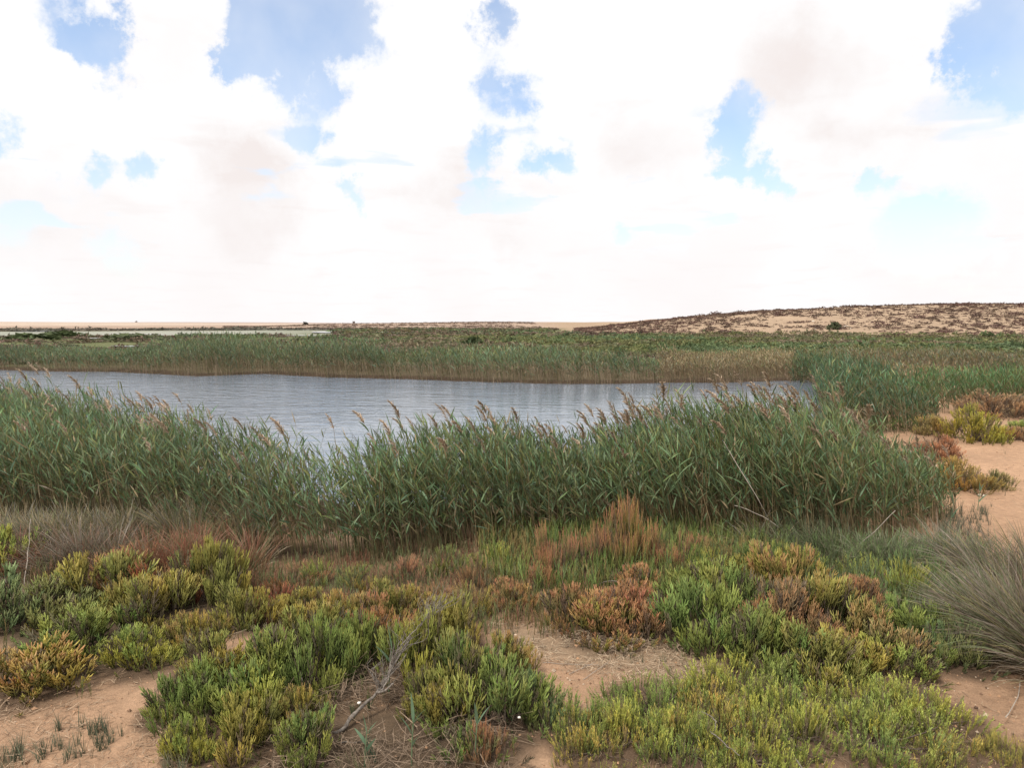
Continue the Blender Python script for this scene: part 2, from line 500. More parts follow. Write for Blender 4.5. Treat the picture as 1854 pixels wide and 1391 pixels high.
def land(x, y):
    """height and colour of the ground"""
    P = np.stack([x, y], 1)
    d = np.hypot(x, y)
    z = 0.035 * vnoise(x, y, 1.7) + 0.022 * vnoise(x, y, .55) + .012 * vnoise(x, y, .19)
    z = z * sstep(400, 60, d) + 0.12 * vnoise(x, y, 16) * sstep(25, 60, d) * sstep(420, 200, d)
    pd = dist_poly(P, POND)
    z = np.where(pd > -0.6, z * sstep(0.2, -0.6, pd), z)
    z = z - 0.45 * sstep(-0.15, 1.6, pd)
    # hill on the right
    y0 = np.interp(x, [10, 40, 70, 140], [128, 108, 98, 92])
    yy = (y - y0) / 88.0
    prof = np.where(yy < 1, np.sin(np.clip(yy, 0, 1) * math.pi / 2) ** 1.15, 1.0)
    hz = np.interp(x * 190 / np.maximum(np.minimum(y, 260), 120), HX, HZ)
    bump = 0.35 * vnoise(x, y, 14) + .18 * vnoise(x, y, 5)
    hill = prof * (hz + bump * np.clip(hz, 0, 1)) * sstep(620, 300, y) * (hz > 0)
    # low dunes in the middle distance and far to the left
    az = np.degrees(np.arctan2(x, y))
    m1 = sstep(255, 430, d) * (np.interp(az, [-60, -20, -13, -4, 8, 14, 40], [.4, .6, 1.9, 2.9, 2.75, 2.4, 2.0]) + .25 * vnoise(x, y, 40)) * sstep(1500, 600, d)
    m2 = sstep(420, 950, d) * (np.interp(az, [-80, -36, -30, -24, -18, -12, 5, 40], [3.8, 3.9, 3.2, 3.6, 3.4, 2.2, 1.5, 1.0]) + .7 * vnoise(x, y, 190)) * sstep(5000, 1400, d)
    front = y > 0
    z = z + np.where(front, np.maximum(np.maximum(m1, m2), hill), 0)
    # colour
    c = np.repeat(SAND[None], len(x), 0)
    n = vnoise(x, y, .8) * .5 + vnoise(x, y, .27) * .35 + vnoise(x, y, 3.1) * .4
    def put(col, f):
        nonlocal c
        f = np.clip(f, 0, 1)[:, None]
        c = c * (1 - f) + col * f
    put(SANDP, sstep(-.1, .8, n) * .7)
    put(MARSH, sstep(8.0, 9.5, d + n * .6) * sstep(3.4, 1.9, x - (y - 8) * .45 + n * .3))
    put(GREENF, sstep(34, 60, d))
    put(MUDG, sstep(120, 150, d + 8 * vnoise(x, y, 14)) * sstep(242, 215, d) * sstep(-8, -24, az + vnoise(x, y, 30) * 2))
    put(MARSH * 1.3, sstep(222, 240, d) * sstep(-2, -8, az))
    put(np.array([.40, .29, .215]), sstep(235, 300, d + 30 * vnoise(x, y, 25)))
    put(FARD, sstep(420, 600, d))
    put(np.array([.36, .27, .235]), sstep(0.05, .5, vnoise(x * .3, y, 120) + .8 * sstep(-10, -16, az) * sstep(640, 800, d)) * sstep(480, 640, d) * .8)
    put(DUNE * .93, sstep(0.0, .5, hill - .15 * n) * front)
    put(WETMUD, sstep(-1.0, -.3, pd + n * .3))
    for poly, col in PATCHES:
        q = dist_poly(P, poly)
        put(col, sstep(-.18, .12, q + n * .14))
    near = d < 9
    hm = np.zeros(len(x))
    for c0, r0 in BUSH_SHADE:
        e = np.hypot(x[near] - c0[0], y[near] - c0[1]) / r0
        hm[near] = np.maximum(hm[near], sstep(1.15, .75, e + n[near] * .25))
    put(np.array([.10, .068, .045]), hm * .85)  # painted shade: ground colour darkened in a disc below each bush
    return z, c

# ------------------------------------------------------------------ the bushes of the foreground: where each stands
# (front foot in the photograph, width there, height in metres, build, colour, share of rusty tips, label)
OLIVE = (.265, .255, .093); GREEN = (.195, .245, .09); BRIGHT = (.275, .305, .098); BLUEG = (.185, .225, .125); YELLOW = (.31, .28, .10)
ORANGE = (.27, .225, .11); RED = (.30, .095, .07); BROWN = (.24, .175, .12); RUSSET = (.29, .18, .12); PINK = (.32, .19, .15); GREYB = (.23, .195, .16)
FG = [
 # left side
 (10, 1040, 120, .34, 'finger', BRIGHT, .1, 'yellow-green glasswort cut by the left edge, in front of the red seepweed'),
 (40, 1150, 190, .36, 'finger', BLUEG, .1, 'bluish green glasswort at the left edge, over a dark hollow'),
 (175, 1130, 190, .40, 'finger', OLIVE, .2, 'tall olive glasswort mound on the left, directly below the grey rush tussock'),
 (270, 1150, 170, .36, 'finger', OLIVE, .25, 'olive glasswort mound right of the tallest left mound, below the teal reed shoot'),
 (150, 1215, 190, .26, 'finger', GREEN, .1, 'dark green glasswort in front of the olive mounds on the left'),
 (55, 1275, 210, .24, 'finger', YELLOW, .6, 'yellow glasswort with orange stems at the left edge, above the bare earth'),
 (270, 1225, 130, .22, 'finger', BRIGHT, .1, 'bright low glasswort at the edge of the bare earth on the left'),
 (375, 1110, 130, .44, 'finger', OLIVE, .05, 'upright olive glasswort standing alone in front of the russet seepweed'),
 (445, 1145, 130, .30, 'finger', OLIVE, .1, 'small olive glasswort right of the upright one, above the pale litter'),
 (355, 1185, 90, .22, 'finger', YELLOW, .5, 'small yellow glasswort tuft below the upright olive one'),
 (318, 1092, 130, .36, 'thin', RED, .9, 'dark red glasswort clump left of the upright olive one'),
 (265, 1085, 170, .30, 'thin', RUSSET, .6, 'dark russet glasswort behind the teal reed shoot'),
 # centre foreground
 (320, 1330, 110, .24, 'thin', GREEN, .0, 'small dull green tuft right of the bare earth on the left'),
 (415, 1265, 170, .26, 'finger', OLIVE, .1, 'olive glasswort left of the twig-filled bush, above the bottom litter'),
 (500, 1300, 210, .34, 'finger', GREEN, .1, 'large green glasswort left of the dead branch'),
 (480, 1345, 170, .26, 'finger', BRIGHT, .1, 'bright green glasswort in front of the large green one, left of the dead branch'),
 (350, 1400, 90, .20, 'finger', BRIGHT, .0, 'yellow-green tuft at the bottom edge beneath the small dull green tuft'),
 (565, 1280, 150, .38, 'finger', GREEN, .1, 'tall green glasswort just left of the dead branch, behind the white snail'),
 (560, 1205, 170, .30, 'finger', OLIVE, .3, 'olive glasswort behind the bush left of the dead branch'),
 (548, 1335, 80, .20, 'finger', YELLOW, .4, 'small yellow tuft a little left of the foot of the dead branch'),
 (690, 1185, 140, .30, 'finger', OLIVE, .9, 'glasswort with orange shoot tips left of the grey brushy twigs'),
 (765, 1275, 150, .40, 'finger', BRIGHT, .2, 'yellow-green glasswort right of the dead branch, over the dark straw hollow'),
 (805, 1200, 150, .32, 'finger', OLIVE, .2, 'olive glasswort behind and right of the grey brushy twigs'),
 (850, 1300, 170, .36, 'finger', GREEN, .3, 'green glasswort with a few rusty shoots left of the central bare patch'),
 (905, 1250, 120, .24, 'finger', OLIVE, .6, 'olive and rust glasswort touching the left end of the central bare patch'),
 (880, 1385, 230, .34, 'finger', GREEN, .15, 'large green glasswort at the bottom edge right of the straw litter'),
 (955, 1330, 110, .24, 'finger', BLUEG, .0, 'bluish green glasswort at the lower left corner of the central bare patch'),
 (885, 1400, 80, .20, 'thin', RUSSET, .7, 'small rusty dry tuft at the bottom edge in front of the large green glasswort'),
 (790, 1335, 120, .24, 'finger', OLIVE, .1, 'olive glasswort overhanging the right side of the straw hollow'),
 (655, 1245, 140, .34, 'finger', GREEN, .05, 'dark green glasswort directly behind the dead branch'),
 (430, 1395, 150, .26, 'finger', OLIVE, .1, 'olive glasswort cut by the bottom edge, left of the straw litter'),
 (545, 1400, 130, .22, 'finger', GREEN, .1, 'green glasswort cut by the bottom edge, at the left end of the straw litter'),
 (370, 1320, 150, .26, 'finger', GREEN, .05, 'dull green glasswort joining the large green one to the bare earth on the left'),
 (720, 1130, 130, .26, 'finger', OLIVE, .4, 'small olive glasswort behind the brushy top of the dead branch'),
 (620, 1165, 120, .26, 'finger', YELLOW, .6, 'yellowish glasswort behind the curved dead stem'),
 # red and orange group above the bare patch
 (1010, 1050, 90, .52, 'thin', BROWN, 1.0, 'brown stalked glasswort topped with rusty orange left of the red-topped one'),
 (1070, 1040, 70, .42, 'thin', GREYB, 1.0, 'grey stalked glasswort with one bright red top'),
 (1110, 1035, 90, .58, 'thin', BROWN, 1.0, 'brown stalked glasswort with orange tops rising before the dark reeds'),
 (1150, 1045, 100, .68, 'thin', OLIVE, .9, 'tallest orange and green glasswort rising against the dark reeds'),
 (1215, 1040, 80, .45, 'thin', BROWN, 1.0, 'pinkish topped brown glasswort right of the tallest orange one'),
 (1060, 1150, 150, .30, 'finger', ORANGE, .8, 'orange glasswort mound at the back of the central bare patch, left half'),
 (1150, 1155, 150, .34, 'finger', RUSSET, .9, 'rusty glasswort mound at the back of the central bare patch, right half'),
 (1100, 1175, 170, .24, 'finger', OLIVE, .8, 'olive glasswort with orange tips spilling on to the central bare patch'),
 (1165, 1090, 110, .24, 'finger', ORANGE, 1.0, 'bright orange tuft behind the rusty mound'),
 (960, 1085, 90, .24, 'thin', RUSSET, .7, 'rusty glasswort tuft at the far left of the orange group'),
 (870, 1065, 70, .26, 'thin', BROWN, .6, 'small dark brown tuft in the green cover left of the orange group'),
 (1275, 1020, 70, .24, 'thin', PINK, .5, 'pale pinkish tuft in the fresh green cover before the reeds'),
 (520, 1075, 110, .20, 'thin', RUSSET, .5, 'low russet tuft on the near side of the muddy puddle'),
 (600, 1060, 100, .17, 'thin', GREEN, .1, 'low green tuft before the lowest reeds, right of the muddy puddle'),
 (665, 1075, 100, .18, 'thin', OLIVE, .4, 'low olive tuft in the mixed cover above the brushy twigs'),
 (740, 1060, 100, .20, 'thin', PINK, .4, 'pinkish low tuft before the middle reeds'),
 (800, 1040, 100, .20, 'thin', GREEN, .1, 'green low tuft at the left end of the fresh green strip'),
 (775, 1110, 110, .20, 'thin', BROWN, .7, 'brown low tuft right of the brushy twigs'),
 (500, 1120, 100, .20, 'thin', RED, .7, 'low dark red tuft left of the pale litter in the centre'),
 (560, 1115, 90, .17, 'finger', YELLOW, .3, 'little yellow tuft at the back of the pale litter in the centre'),
 (905, 1045, 110, .24, 'thin', BRIGHT, .1, 'bright green low tuft left of the rusty stalks'),
 (930, 1105, 100, .20, 'finger', ORANGE, .8, 'small orange tuft above the left end of the central bare patch'),
 (850, 1120, 110, .20, 'thin', OLIVE, .5, 'olive low tuft just above and left of the central bare patch'),
 (1270, 1065, 130, .28, 'thin', BRIGHT, .05, 'bright green low bush behind the big right mound, its left end'),
 (1355, 1045, 130, .28, 'thin', GREEN, .05, 'green low bush behind the crown of the big right mound'),
 (1440, 1050, 120, .26, 'thin', BRIGHT, .1, 'bright green low bush behind the right shoulder of the big right mound'),
 (1530, 1085, 120, .24, 'thin', GREEN, .05, 'green low bush left of the russet one on the right'),
 (1610, 1085, 120, .26, 'thin', BRIGHT, .05, 'bright green low bush behind the thin green one on the right'),
 (1700, 1075, 120, .26, 'thin', BLUEG, .05, 'bluish green low bush just left of the grey tussocks'),
 # the large mound right of centre
 (1290, 1190, 200, .38, 'finger', GREEN, .05, 'fresh green glasswort forming the left flank of the big right mound'),
 (1300, 1120, 170, .36, 'finger', GREEN, .15, 'light green glasswort at the back left of the big right mound'),
 (1375, 1225, 190, .34, 'finger', GREEN, .1, 'green glasswort forming the front of the big right mound, over a dark hollow'),
 (1420, 1105, 170, .40, 'finger', OLIVE, .6, 'olive and pink glasswort crowning the big right mound'),
 (1400, 1165, 150, .36, 'finger', BROWN, .6, 'brownish glasswort in the middle of the big right mound'),
 (1490, 1170, 170, .36, 'finger', OLIVE, .4, 'dull olive glasswort on the right shoulder of the big right mound'),
 (1480, 1240, 190, .30, 'finger', OLIVE, .2, 'olive glasswort at the front right foot of the big right mound'),
 (1570, 1205, 170, .28, 'finger', ORANGE, .5, 'dull orange glasswort right of the big mound'),
 (1600, 1240, 150, .20, 'finger', BRIGHT, .1, 'low yellow-green glasswort spreading on to the right-hand path'),
 (1555, 1130, 130, .28, 'finger', RUSSET, .5, 'russet glasswort behind the dull orange one on the right'),
 (1670, 1195, 150, .30, 'finger', GREEN, .05, 'green glasswort between the dull orange one and the big grey tussock'),
 (1730, 1215, 110, .26, 'finger', BLUEG, .05, 'bluish green glasswort at the left foot of the big grey tussock'),
 (1660, 1120, 140, .26, 'thin', GREEN, .05, 'thin green glasswort left of the big grey tussock'),
 # the low carpet along the bottom
 (1180, 1320, 190, .22, 'low', GREEN, .0, 'green seablite at the left end of the bottom carpet'),
 (1160, 1385, 200, .22, 'low', BRIGHT, .1, 'bright seablite at the bottom edge below the left end of the carpet'),
 (1040, 1370, 160, .20, 'low', GREEN, .05, 'green seablite at the bottom edge, left of the bright carpet'),
 (1080, 1410, 170, .18, 'low', YELLOW, .3, 'yellow seablite cut by the bottom edge, below the green one'),
 (1310, 1300, 200, .22, 'low', BRIGHT, .05, 'bright seablite along the back edge of the carpet, below the big right mound'),
 (1290, 1370, 200, .24, 'low', YELLOW, .35, 'yellowish seablite in the middle of the bottom carpet'),
 (1430, 1310, 200, .20, 'low', GREEN, .05, 'green seablite in the back row of the bottom carpet, right of the brightest'),
 (1420, 1385, 210, .24, 'low', BRIGHT, .1, 'bright seablite at the bottom edge, right of the yellowish one'),
 (1545, 1325, 190, .20, 'low', BRIGHT, .05, 'seablite at the back right of the bottom carpet beside the path'),
 (1570, 1395, 210, .22, 'low', GREEN, .1, 'green seablite at the bottom edge right of centre'),
 (1660, 1340, 190, .20, 'low', BRIGHT, .05, 'seablite at the right end of the bottom carpet, against the sandy path'),
 (1690, 1400, 150, .14, 'low', YELLOW, .2, 'thin yellowish seablite at the bottom edge beside the path'),
 (1835, 1385, 90, .14, 'low', YELLOW, .1, 'small yellowish tuft in the bottom right corner on the path'),
 (1240, 1410, 170, .2, 'low', GREEN, .1, 'green seablite cut by the bottom edge under the yellowish one'),
 (1350, 1420, 170, .2, 'low', BRIGHT, .1, 'bright seablite cut by the bottom edge, right of its green neighbour'),
]
BUSH_SHADE = []
PATCHES = []
def patch(pts, col): PATCHES.append((gpoly(pts), np.array(col)))
patch([(1540, 786), (1700, 782), (1700, 800), (1690, 835), (1550, 830)], SAND * .85)
patch([(1690, 800), (1740, 790), (1900, 800), (2100, 820), (2100, 1000), (1854, 960), (1740, 940), (1690, 900)], SAND * 1.1)
patch([(455, 985), (560, 985), (660, 1000), (640, 1030), (480, 1020)], WETMUD * .75)
patch([(560, 1280), (900, 1260), (930, 1391), (560, 1500), (480, 1391)], LITTER * .4)
patch([(-200, 915), (350, 930), (470, 970), (470, 1000), (-200, 1010)], MARSH * .8)
patch([(0, 1000), (430, 980), (460, 1100), (350, 1210), (0, 1240)], MARSH * 1.1)
patch([(430, 1030), (640, 1000), (900, 985), (1230, 1030), (1240, 1110), (1000, 1130), (880, 1140), (700, 1150), (440, 1150)], np.array([.27, .165, .10]))
patch([(900, 1130), (1230, 1150), (1280, 1230), (1200, 1215), (1000, 1200), (900, 1180)], LITTER)

def build_ground():
    rr = [0.0]
    r = 0.8
    while r < 9000:
        rr.append(r)
        r *= 1.024 if r < 320 else 1.06
    rr = np.array(rr)
    a = np.concatenate([np.linspace(-48, 48, 289), np.linspace(48, 312, 60)[1:-1]])
    na = len(a)
    A, RR = np.meshgrid(np.radians(a), rr[1:])
    x, y = (np.sin(A) * RR).ravel(), (np.cos(A) * RR).ravel()
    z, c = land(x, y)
    V = np.stack([x, y, z], 1)
    V = np.concatenate([V, [[0, 0, 0]]])
    c = np.concatenate([c, SAND[None]])
    nr = len(rr) - 1
    i, j = np.meshgrid(np.arange(nr - 1), np.arange(na), indexing='ij')
    j2 = (j + 1) % na
    q = np.stack([i * na + j, (i + 1) * na + j, (i + 1) * na + j2, i * na + j2], -1).reshape(-1, 4)
    T = np.concatenate([q[:, [0, 2, 1]], q[:, [0, 3, 2]]])
    jj = np.arange(na)
    fan = np.stack([np.full(na, len(V) - 1), jj, (jj + 1) % na], 1)[:, [0, 2, 1]]
    me = make_mesh('ground', V, np.concatenate([T, fan]), {'data': c}, M['ground'])
    o = link('ground', me)
    tag(o, kind='structure')
for px_, py_, w_, *_ in FG:                                        # shade under every bush, painted into the ground colour
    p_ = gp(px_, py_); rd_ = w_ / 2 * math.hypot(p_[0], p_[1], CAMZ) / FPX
    BUSH_SHADE.append((p_ + p_ / np.linalg.norm(p_) * rd_ * .8, rd_ * 1.0))
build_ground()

def ground_z(x, y):
    return land(np.atleast_1d(np.asarray(x, float)), np.atleast_1d(np.asarray(y, float)))[0]

def flat_sheet(name, poly, z, mat):
    import bmesh
    bm = bmesh.new()
    f = bm.faces.new([bm.verts.new((p[0], p[1], z)) for p in poly])
    bmesh.ops.triangulate(bm, faces=[f])
    bmesh.ops.recalc_face_normals(bm, faces=bm.faces)
    if sum(f.normal.z for f in bm.faces) < 0:
        bmesh.ops.reverse_faces(bm, faces=bm.faces)
    me = bpy.data.meshes.new(name); bm.to_mesh(me); bm.free()
    me.materials.append(mat)
    return tag(link(name, me), kind='structure')

def grow(poly, d):
    c = poly.mean(0)
    v = poly - c
    return c + v * (1 + d / np.linalg.norm(v, axis=1, keepdims=True))
flat_sheet('pond_water', grow(POND, .7), WATER_Z, M['water'])
def blobpoly(px0, px1, py0, py1, n=26, seed=0):
    rg = np.random.default_rng(seed)
    t = np.linspace(0, 2 * math.pi, n, endpoint=False)
    k = 1 + .12 * rg.standard_normal(n)
    return gpoly([((px0 + px1) / 2 + (px1 - px0) / 2 * math.cos(q) * kk, (py0 + py1) / 2 + (py1 - py0) / 2 * math.sin(q) * kk) for q, kk in zip(t, k)])
for i, (a, b, c_, d_) in enumerate([(-900, 760, 597.0, 598.7), (560, 735, 600.5, 604.4), (200, 285, 628.5, 631), (180, 300, 606.5, 608), (135, 215, 613.5, 615.2), (825, 890, 602.6, 604.2), (905, 985, 605.6, 607.6), (430, 760, 608.6, 609.6), (20, 110, 599.5, 600.6)]):
    flat_sheet('lagoon_water', blobpoly(a, b, c_, d_, seed=i), 0.16 if i not in (0,) else .10, M['lagoon'])

# ------------------------------------------------------------------ reeds
WIND = math.pi            # the wind comes from the right: tips stream towards -x
def reed_colours(n, rng, dry=0.10, base=(.080, .125, .062)):
    c = np.array(base)[None] * rng.uniform(.7, 1.35, (n, 1))
    c = c * np.stack([rng.uniform(.8, 1.25, n), np.ones(n), rng.uniform(.75, 1.2, n)], 1)
    yl = rng.random(n)
    c[yl < .16] = np.array([.20, .21, .075]) * rng.uniform(.7, 1.1, ((yl < .16).sum(), 1))
    k = rng.random(n) < dry
    c[k] = np.array([.36, .27, .15]) * rng.uniform(.6, 1.1, (k.sum(), 1))
    return c

def grow_reeds(acc, P, h, rng, nleaf=9, wind=.32, leaf=(.12, .26), wide=(.0048, .0095), stem_r=.003, segs=4, nst=4, k=3, dry=.1, base=(.125, .175, .10), low=.2, pscale=.8):
    """stems with alternate blades bending with the wind"""
    n = len(P)
    B = np.column_stack([P, ground_z(P[:, 0], P[:, 1]) - .02])
    az = WIND + rng.normal(0, .7, n)
    th0 = np.abs(rng.normal(0, .10, n)); th1 = th0 + np.abs(rng.normal(wind, .16, n))
    C = arcs(B, az, th0, th1, h, nst)
    r = np.linspace(1, .45, nst)[None] * stem_r * rng.uniform(.7, 1.3, (n, 1))
    V, F = tubes(C, r, k)
    tan = np.array([.30, .24, .12]); grn = np.array([.13, .15, .065])
    f = np.clip(rng.uniform(-.2, 1.2, n), 0, 1)[:, None, None]
    cs = np.repeat((tan * (1 - f) + grn * f) * rng.uniform(.55, 1.1, (n, 1, 1)), nst, axis=1)
    acc.add(V, F, np.repeat(cs, k, axis=1))
    # blades
    i = np.repeat(np.arange(n), nleaf)
    m = len(i)
    s = (np.tile(np.arange(nleaf), n) + rng.uniform(.1, .9, m)) / nleaf
    s = low + (1 - low) * s
    s = np.minimum(s, 1)
    u = s * (nst - 1)
    a0 = np.minimum(u.astype(int), nst - 2); fr = (u - a0)[:, None]
    base_p = C[i, a0] * (1 - fr) + C[i, a0 + 1] * fr
    laz = np.where(rng.random(m) < .42, WIND + rng.normal(0, .6, m), rng.uniform(0, 2 * math.pi, m))
    up = rng.uniform(.2, 1.15, m) * (1.15 - .55 * s)
    L = rng.uniform(*leaf, m) * np.interp(s, [0, .3, .7, 1], [.7, 1, 1, .7]) * np.clip(h[i] / 1.1, .6, 1.25)
    CL = arcs(base_p, laz, up, up + rng.uniform(-.08, .75, m) * np.interp(s, [0, 1], [1.2, .6]), L, segs)
    d = np.gradient(CL, axis=1); d /= np.linalg.norm(d, axis=2, keepdims=True) + 1e-9
    sd_ = np.cross(d, np.array([0, 0, 1.0])); sd_ /= np.linalg.norm(sd_, axis=2, keepdims=True) + 1e-6
    nn = np.cross(sd_, d)
    tw = rng.normal(0, .7, m)[:, None, None] + np.linspace(0, 1, segs)[None, :, None] * rng.normal(0, .7, m)[:, None, None]
    sd_ = sd_ * np.cos(tw) + nn * np.sin(tw)
    prof = np.interp(np.linspace(0, 1, segs), [0, .2, .5, .8, 1], [.45, 1, .92, .5, .02])
    w = prof[None] * rng.uniform(*wide, m)[:, None]
    V, F = strips(CL, sd_, w)
    lc = reed_colours(m, rng, dry, base)
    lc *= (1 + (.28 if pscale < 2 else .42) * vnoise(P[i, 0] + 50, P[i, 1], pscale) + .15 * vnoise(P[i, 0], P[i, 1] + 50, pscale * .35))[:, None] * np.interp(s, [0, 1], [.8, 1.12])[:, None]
    lowd = (rng.random(m) < .38) & (s < .42)
    lc[lowd] = np.array([.26, .20, .12]) * rng.uniform(.5, 1.0, (lowd.sum(), 1))
    cc = np.repeat(lc[:, None], 2 * segs, 1)
    acc.add(V, F, cc)

def plume(acc, top, az, rng, L=.19, tilt=.5, n=46, r=.0016, tone=None):
    """feathery seed head: a bent axis with many fine side strands hanging to the lee"""
    ax = arcs(np.array([top]), np.array([az]), np.array([tilt * .6]), np.array([tilt + .75]), np.array([L]), 6)
    tone = np.array([.46, .35, .25]) if tone is None else tone
    V, F = tubes(ax, np.linspace(.002, .0008, 6)[None], 3)
    acc.add(V, F, np.repeat(np.tile(tone, (6, 1)), 3, 0)[None])
    s = rng.uniform(.04, .98, n)
    u = s * 5; a0 = np.minimum(u.astype(int), 4); fr = (u - a0)[:, None]
    bp = ax[0, a0] * (1 - fr) + ax[0, a0 + 1] * fr
    ll = L * np.interp(s, [0, .3, 1], [.30, .42, .16]) * rng.uniform(.6, 1.2, n)
    C = arcs(bp, az + rng.normal(0, .75, n), rng.uniform(.1, .6, n) + tilt * .4, rng.uniform(.9, 1.9, n), ll, 3)
    sd_ = np.cross(np.gradient(C, axis=1), rng.normal(0, 1, (n, 1, 3))); sd_ /= np.linalg.norm(sd_, axis=2, keepdims=True) + 1e-9
    w = np.array([1.0, 1.3, .25])[None] * r * rng.uniform(.8, 1.7, (n, 1))
    V, F = strips(C, sd_, w)
    acc.add(V, F, np.repeat((tone * rng.uniform(.65, 1.4, (n, 1)))[:, None], 6, 1))

NEAR_BEDS = {
 'left': [(-330, 900), (-150, 935), (0, 955), (200, 952), (330, 970), (450, 992), (545, 1010), (640, 1024), (660, 985), (600, 955), (560, 932), (450, 900), (300, 862), (150, 830), (0, 790), (-200, 752), (-330, 740)],
 'centre': [(640, 1024), (760, 1010), (900, 998), (1050, 985), (1110, 982), (1130, 925), (1060, 905), (960, 905), (880, 925), (760, 935), (700, 945), (650, 970)],
 'right': [(1110, 982), (1180, 985), (1300, 990), (1400, 1000), (1500, 1010), (1600, 1000), (1690, 970), (1730, 935), (1690, 905), (1630, 890), (1560, 876), (1480, 872), (1400, 876), (1300, 882), (1210, 890), (1120, 912)],
}
HPX = [-300, 0, 150, 300, 450, 560, 640, 720, 800, 950, 1060, 1130, 1250, 1480, 1560, 1630, 1730]
HVAL = [1.18, 1.17, 1.10, 1.03, .97, .95, .95, .98, 1.0, .96, .82, .98, 1.16, 1.18, 1.0, .84, .66]
def px_of(P):
    """horizontal pixel of ground points, to look up how tall the reeds stand there"""
    depth = P[:, 1] * math.cos(PITCH) + CAMZ * math.sin(PITCH)
    return W0 / 2 + FPX * P[:, 0] / depth
BED = {k: gpoly(v) for k, v in NEAR_BEDS.items()}
for name, lab in (('left', 'dense blue-green reed bed along the near shore left of the gap, plumes above'),
                  ('centre', 'dense green reed bed in the middle of the near shore, below the pale water'),
                  ('right', 'tallest dense reed clump on the near shore, leaning left beside the sandy bank')):
    acc = Acc()
    P = sample_poly(BED[name], {'left': 140, 'centre': 300, 'right': 205}[name])
    P = P + R.normal(0, .04, P.shape)
    px = px_of(P)
    h = np.interp(px, HPX, HVAL) * R.normal(1.0, .085, len(P)) * (1 + .07 * vnoise(P[:, 0], P[:, 1], .6))
    h = np.maximum(h * np.where(R.random(len(P)) < .2, R.uniform(.5, .9, len(P)), 1), .3)
    base = (.152, .215, .108) if name != 'right' else (.162, .228, .108)
    grow_reeds(acc, P, h, R, 10, .24 if name != 'right' else .46, base=base, dry=.06, low=.24 if name != 'right' else .34)
    # bare dry stems of earlier years
    Q = sample_poly(BED[name], 45 if name != 'right' else 115)
    hq = np.interp(px_of(Q), HPX, HVAL) * R.uniform(.45, 1.02, len(Q))
    B = np.column_stack([Q, ground_z(Q[:, 0], Q[:, 1]) - .02])
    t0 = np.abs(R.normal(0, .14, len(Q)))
    C = arcs(B, WIND + R.normal(0, 1.0, len(Q)), t0, t0 + np.abs(R.normal(.12, .12, len(Q))), hq, 4)
    V, F = tubes(C, np.linspace(1, .6, 4)[None] * R.uniform(.0028, .0048, (len(Q), 1)), 3)
    acc.add(V, F, np.repeat((np.array([.42, .31, .17]) * R.uniform(.55, 1.1, (len(Q), 1)))[:, None], 12, 1))
    # older seed heads deep in the bed
    for q_ in R.integers(0, len(P), {'left': 170, 'centre': 14, 'right': 60}[name]):
        hq_ = h[q_] * R.uniform(.95, 1.12)
        C = arcs(np.array([[P[q_, 0], P[q_, 1], -.02]]), np.array([WIND + R.normal(0, .4)]), np.array([.06]), np.array([R.uniform(.2, .45)]), np.array([hq_]), 4)
        V, F = tubes(C, np.array([[.0034, .003, .0026, .002]]), 3)
        acc.add(V, F, np.tile(np.array([.40, .30, .17]) * R.uniform(.7, 1.1), (12, 1))[None])
        plume(acc, C[0, -1], WIND + R.normal(0, .5), R, R.uniform(.14, .22), R.uniform(.1, .4), 42, .0024, np.array([.44, .33, .235]) * R.uniform(.75, 1.15))
    o = link('reed_bed', acc.mesh('reed_bed', M['blade']))
    tag(o, lab, 'reeds', kind='stuff')
    print('bed', name, len(P))

# single reeds: every stem, blade and seed head is an object
def reed_kit(seed, with_plume, h):
    rg = np.random.default_rng(seed)
    kit = []
    az = WIND + rg.normal(0, .3); th0 = abs(rg.normal(0, .08)); th1 = th0 + rg.uniform(.25, .55)
    C = arcs(np.zeros((1, 3)), np.array([az]), np.array([th0]), np.array([th1]), np.array([h]), 7)
    a = Acc()
    V, F = tubes(C, np.linspace(.0036, .0018, 7)[None], 4)
    col = np.array([.36, .28, .15]) if with_plume else np.array([.20, .19, .085])
    a.add(V, F, np.tile(col, (28, 1))[None])
    kit.append(('stem', a.mesh('stem', M['blade'])))
    nl = rg.integers(6, 9)
    for j in range(nl):
        s = .22 + .76 * (j + rg.uniform(.1, .9)) / nl
        u = s * 6; a0 = min(int(u), 5)
        bp = C[0, a0] * (1 - (u - a0)) + C[0, a0 + 1] * (u - a0)
        laz = WIND + rg.normal(0, .6) if rg.random() < .65 else rg.uniform(0, 6.28)
        up = rg.uniform(.25, .8)
        CL = arcs(bp[None], np.array([laz]), np.array([up]), np.array([up + rg.uniform(0, .75)]), np.array([rg.uniform(.15, .28)]), 6)
        d = np.gradient(CL, axis=1); d /= np.linalg.norm(d, axis=2, keepdims=True)
        sd_ = np.cross(d, np.array([0, 0, 1.0])); sd_ /= np.linalg.norm(sd_, axis=2, keepdims=True) + 1e-6
        nn = np.cross(sd_, d); tw = rg.normal(0, .6) + np.linspace(0, rg.normal(0, .6), 6)[None, :, None]
        sd_ = sd_ * np.cos(tw) + nn * np.sin(tw)
        w = np.interp(np.linspace(0, 1, 6), [0, .2, .5, .8, 1], [.45, 1, .92, .5, .02])[None] * rg.uniform(.0065, .011)
        V, F = strips(CL, sd_, w)
        a = Acc()
        c = np.array([.145, .205, .102]) * rg.uniform(.75, 1.4) if rg.random() > .07 else np.array([.26, .22, .11])
        a.add(V, F, np.tile(c, (12, 1))[None])
        kit.append(('leaf', a.mesh('leaf', M['blade'])))
    if with_plume:
        a = Acc()
        plume(a, C[0, -1], az, rg, rg.uniform(.18, .27), th1 * .8, 110, .0021)
        kit.append(('plume', a.mesh('plume', M['dry'])))
    return kit, h
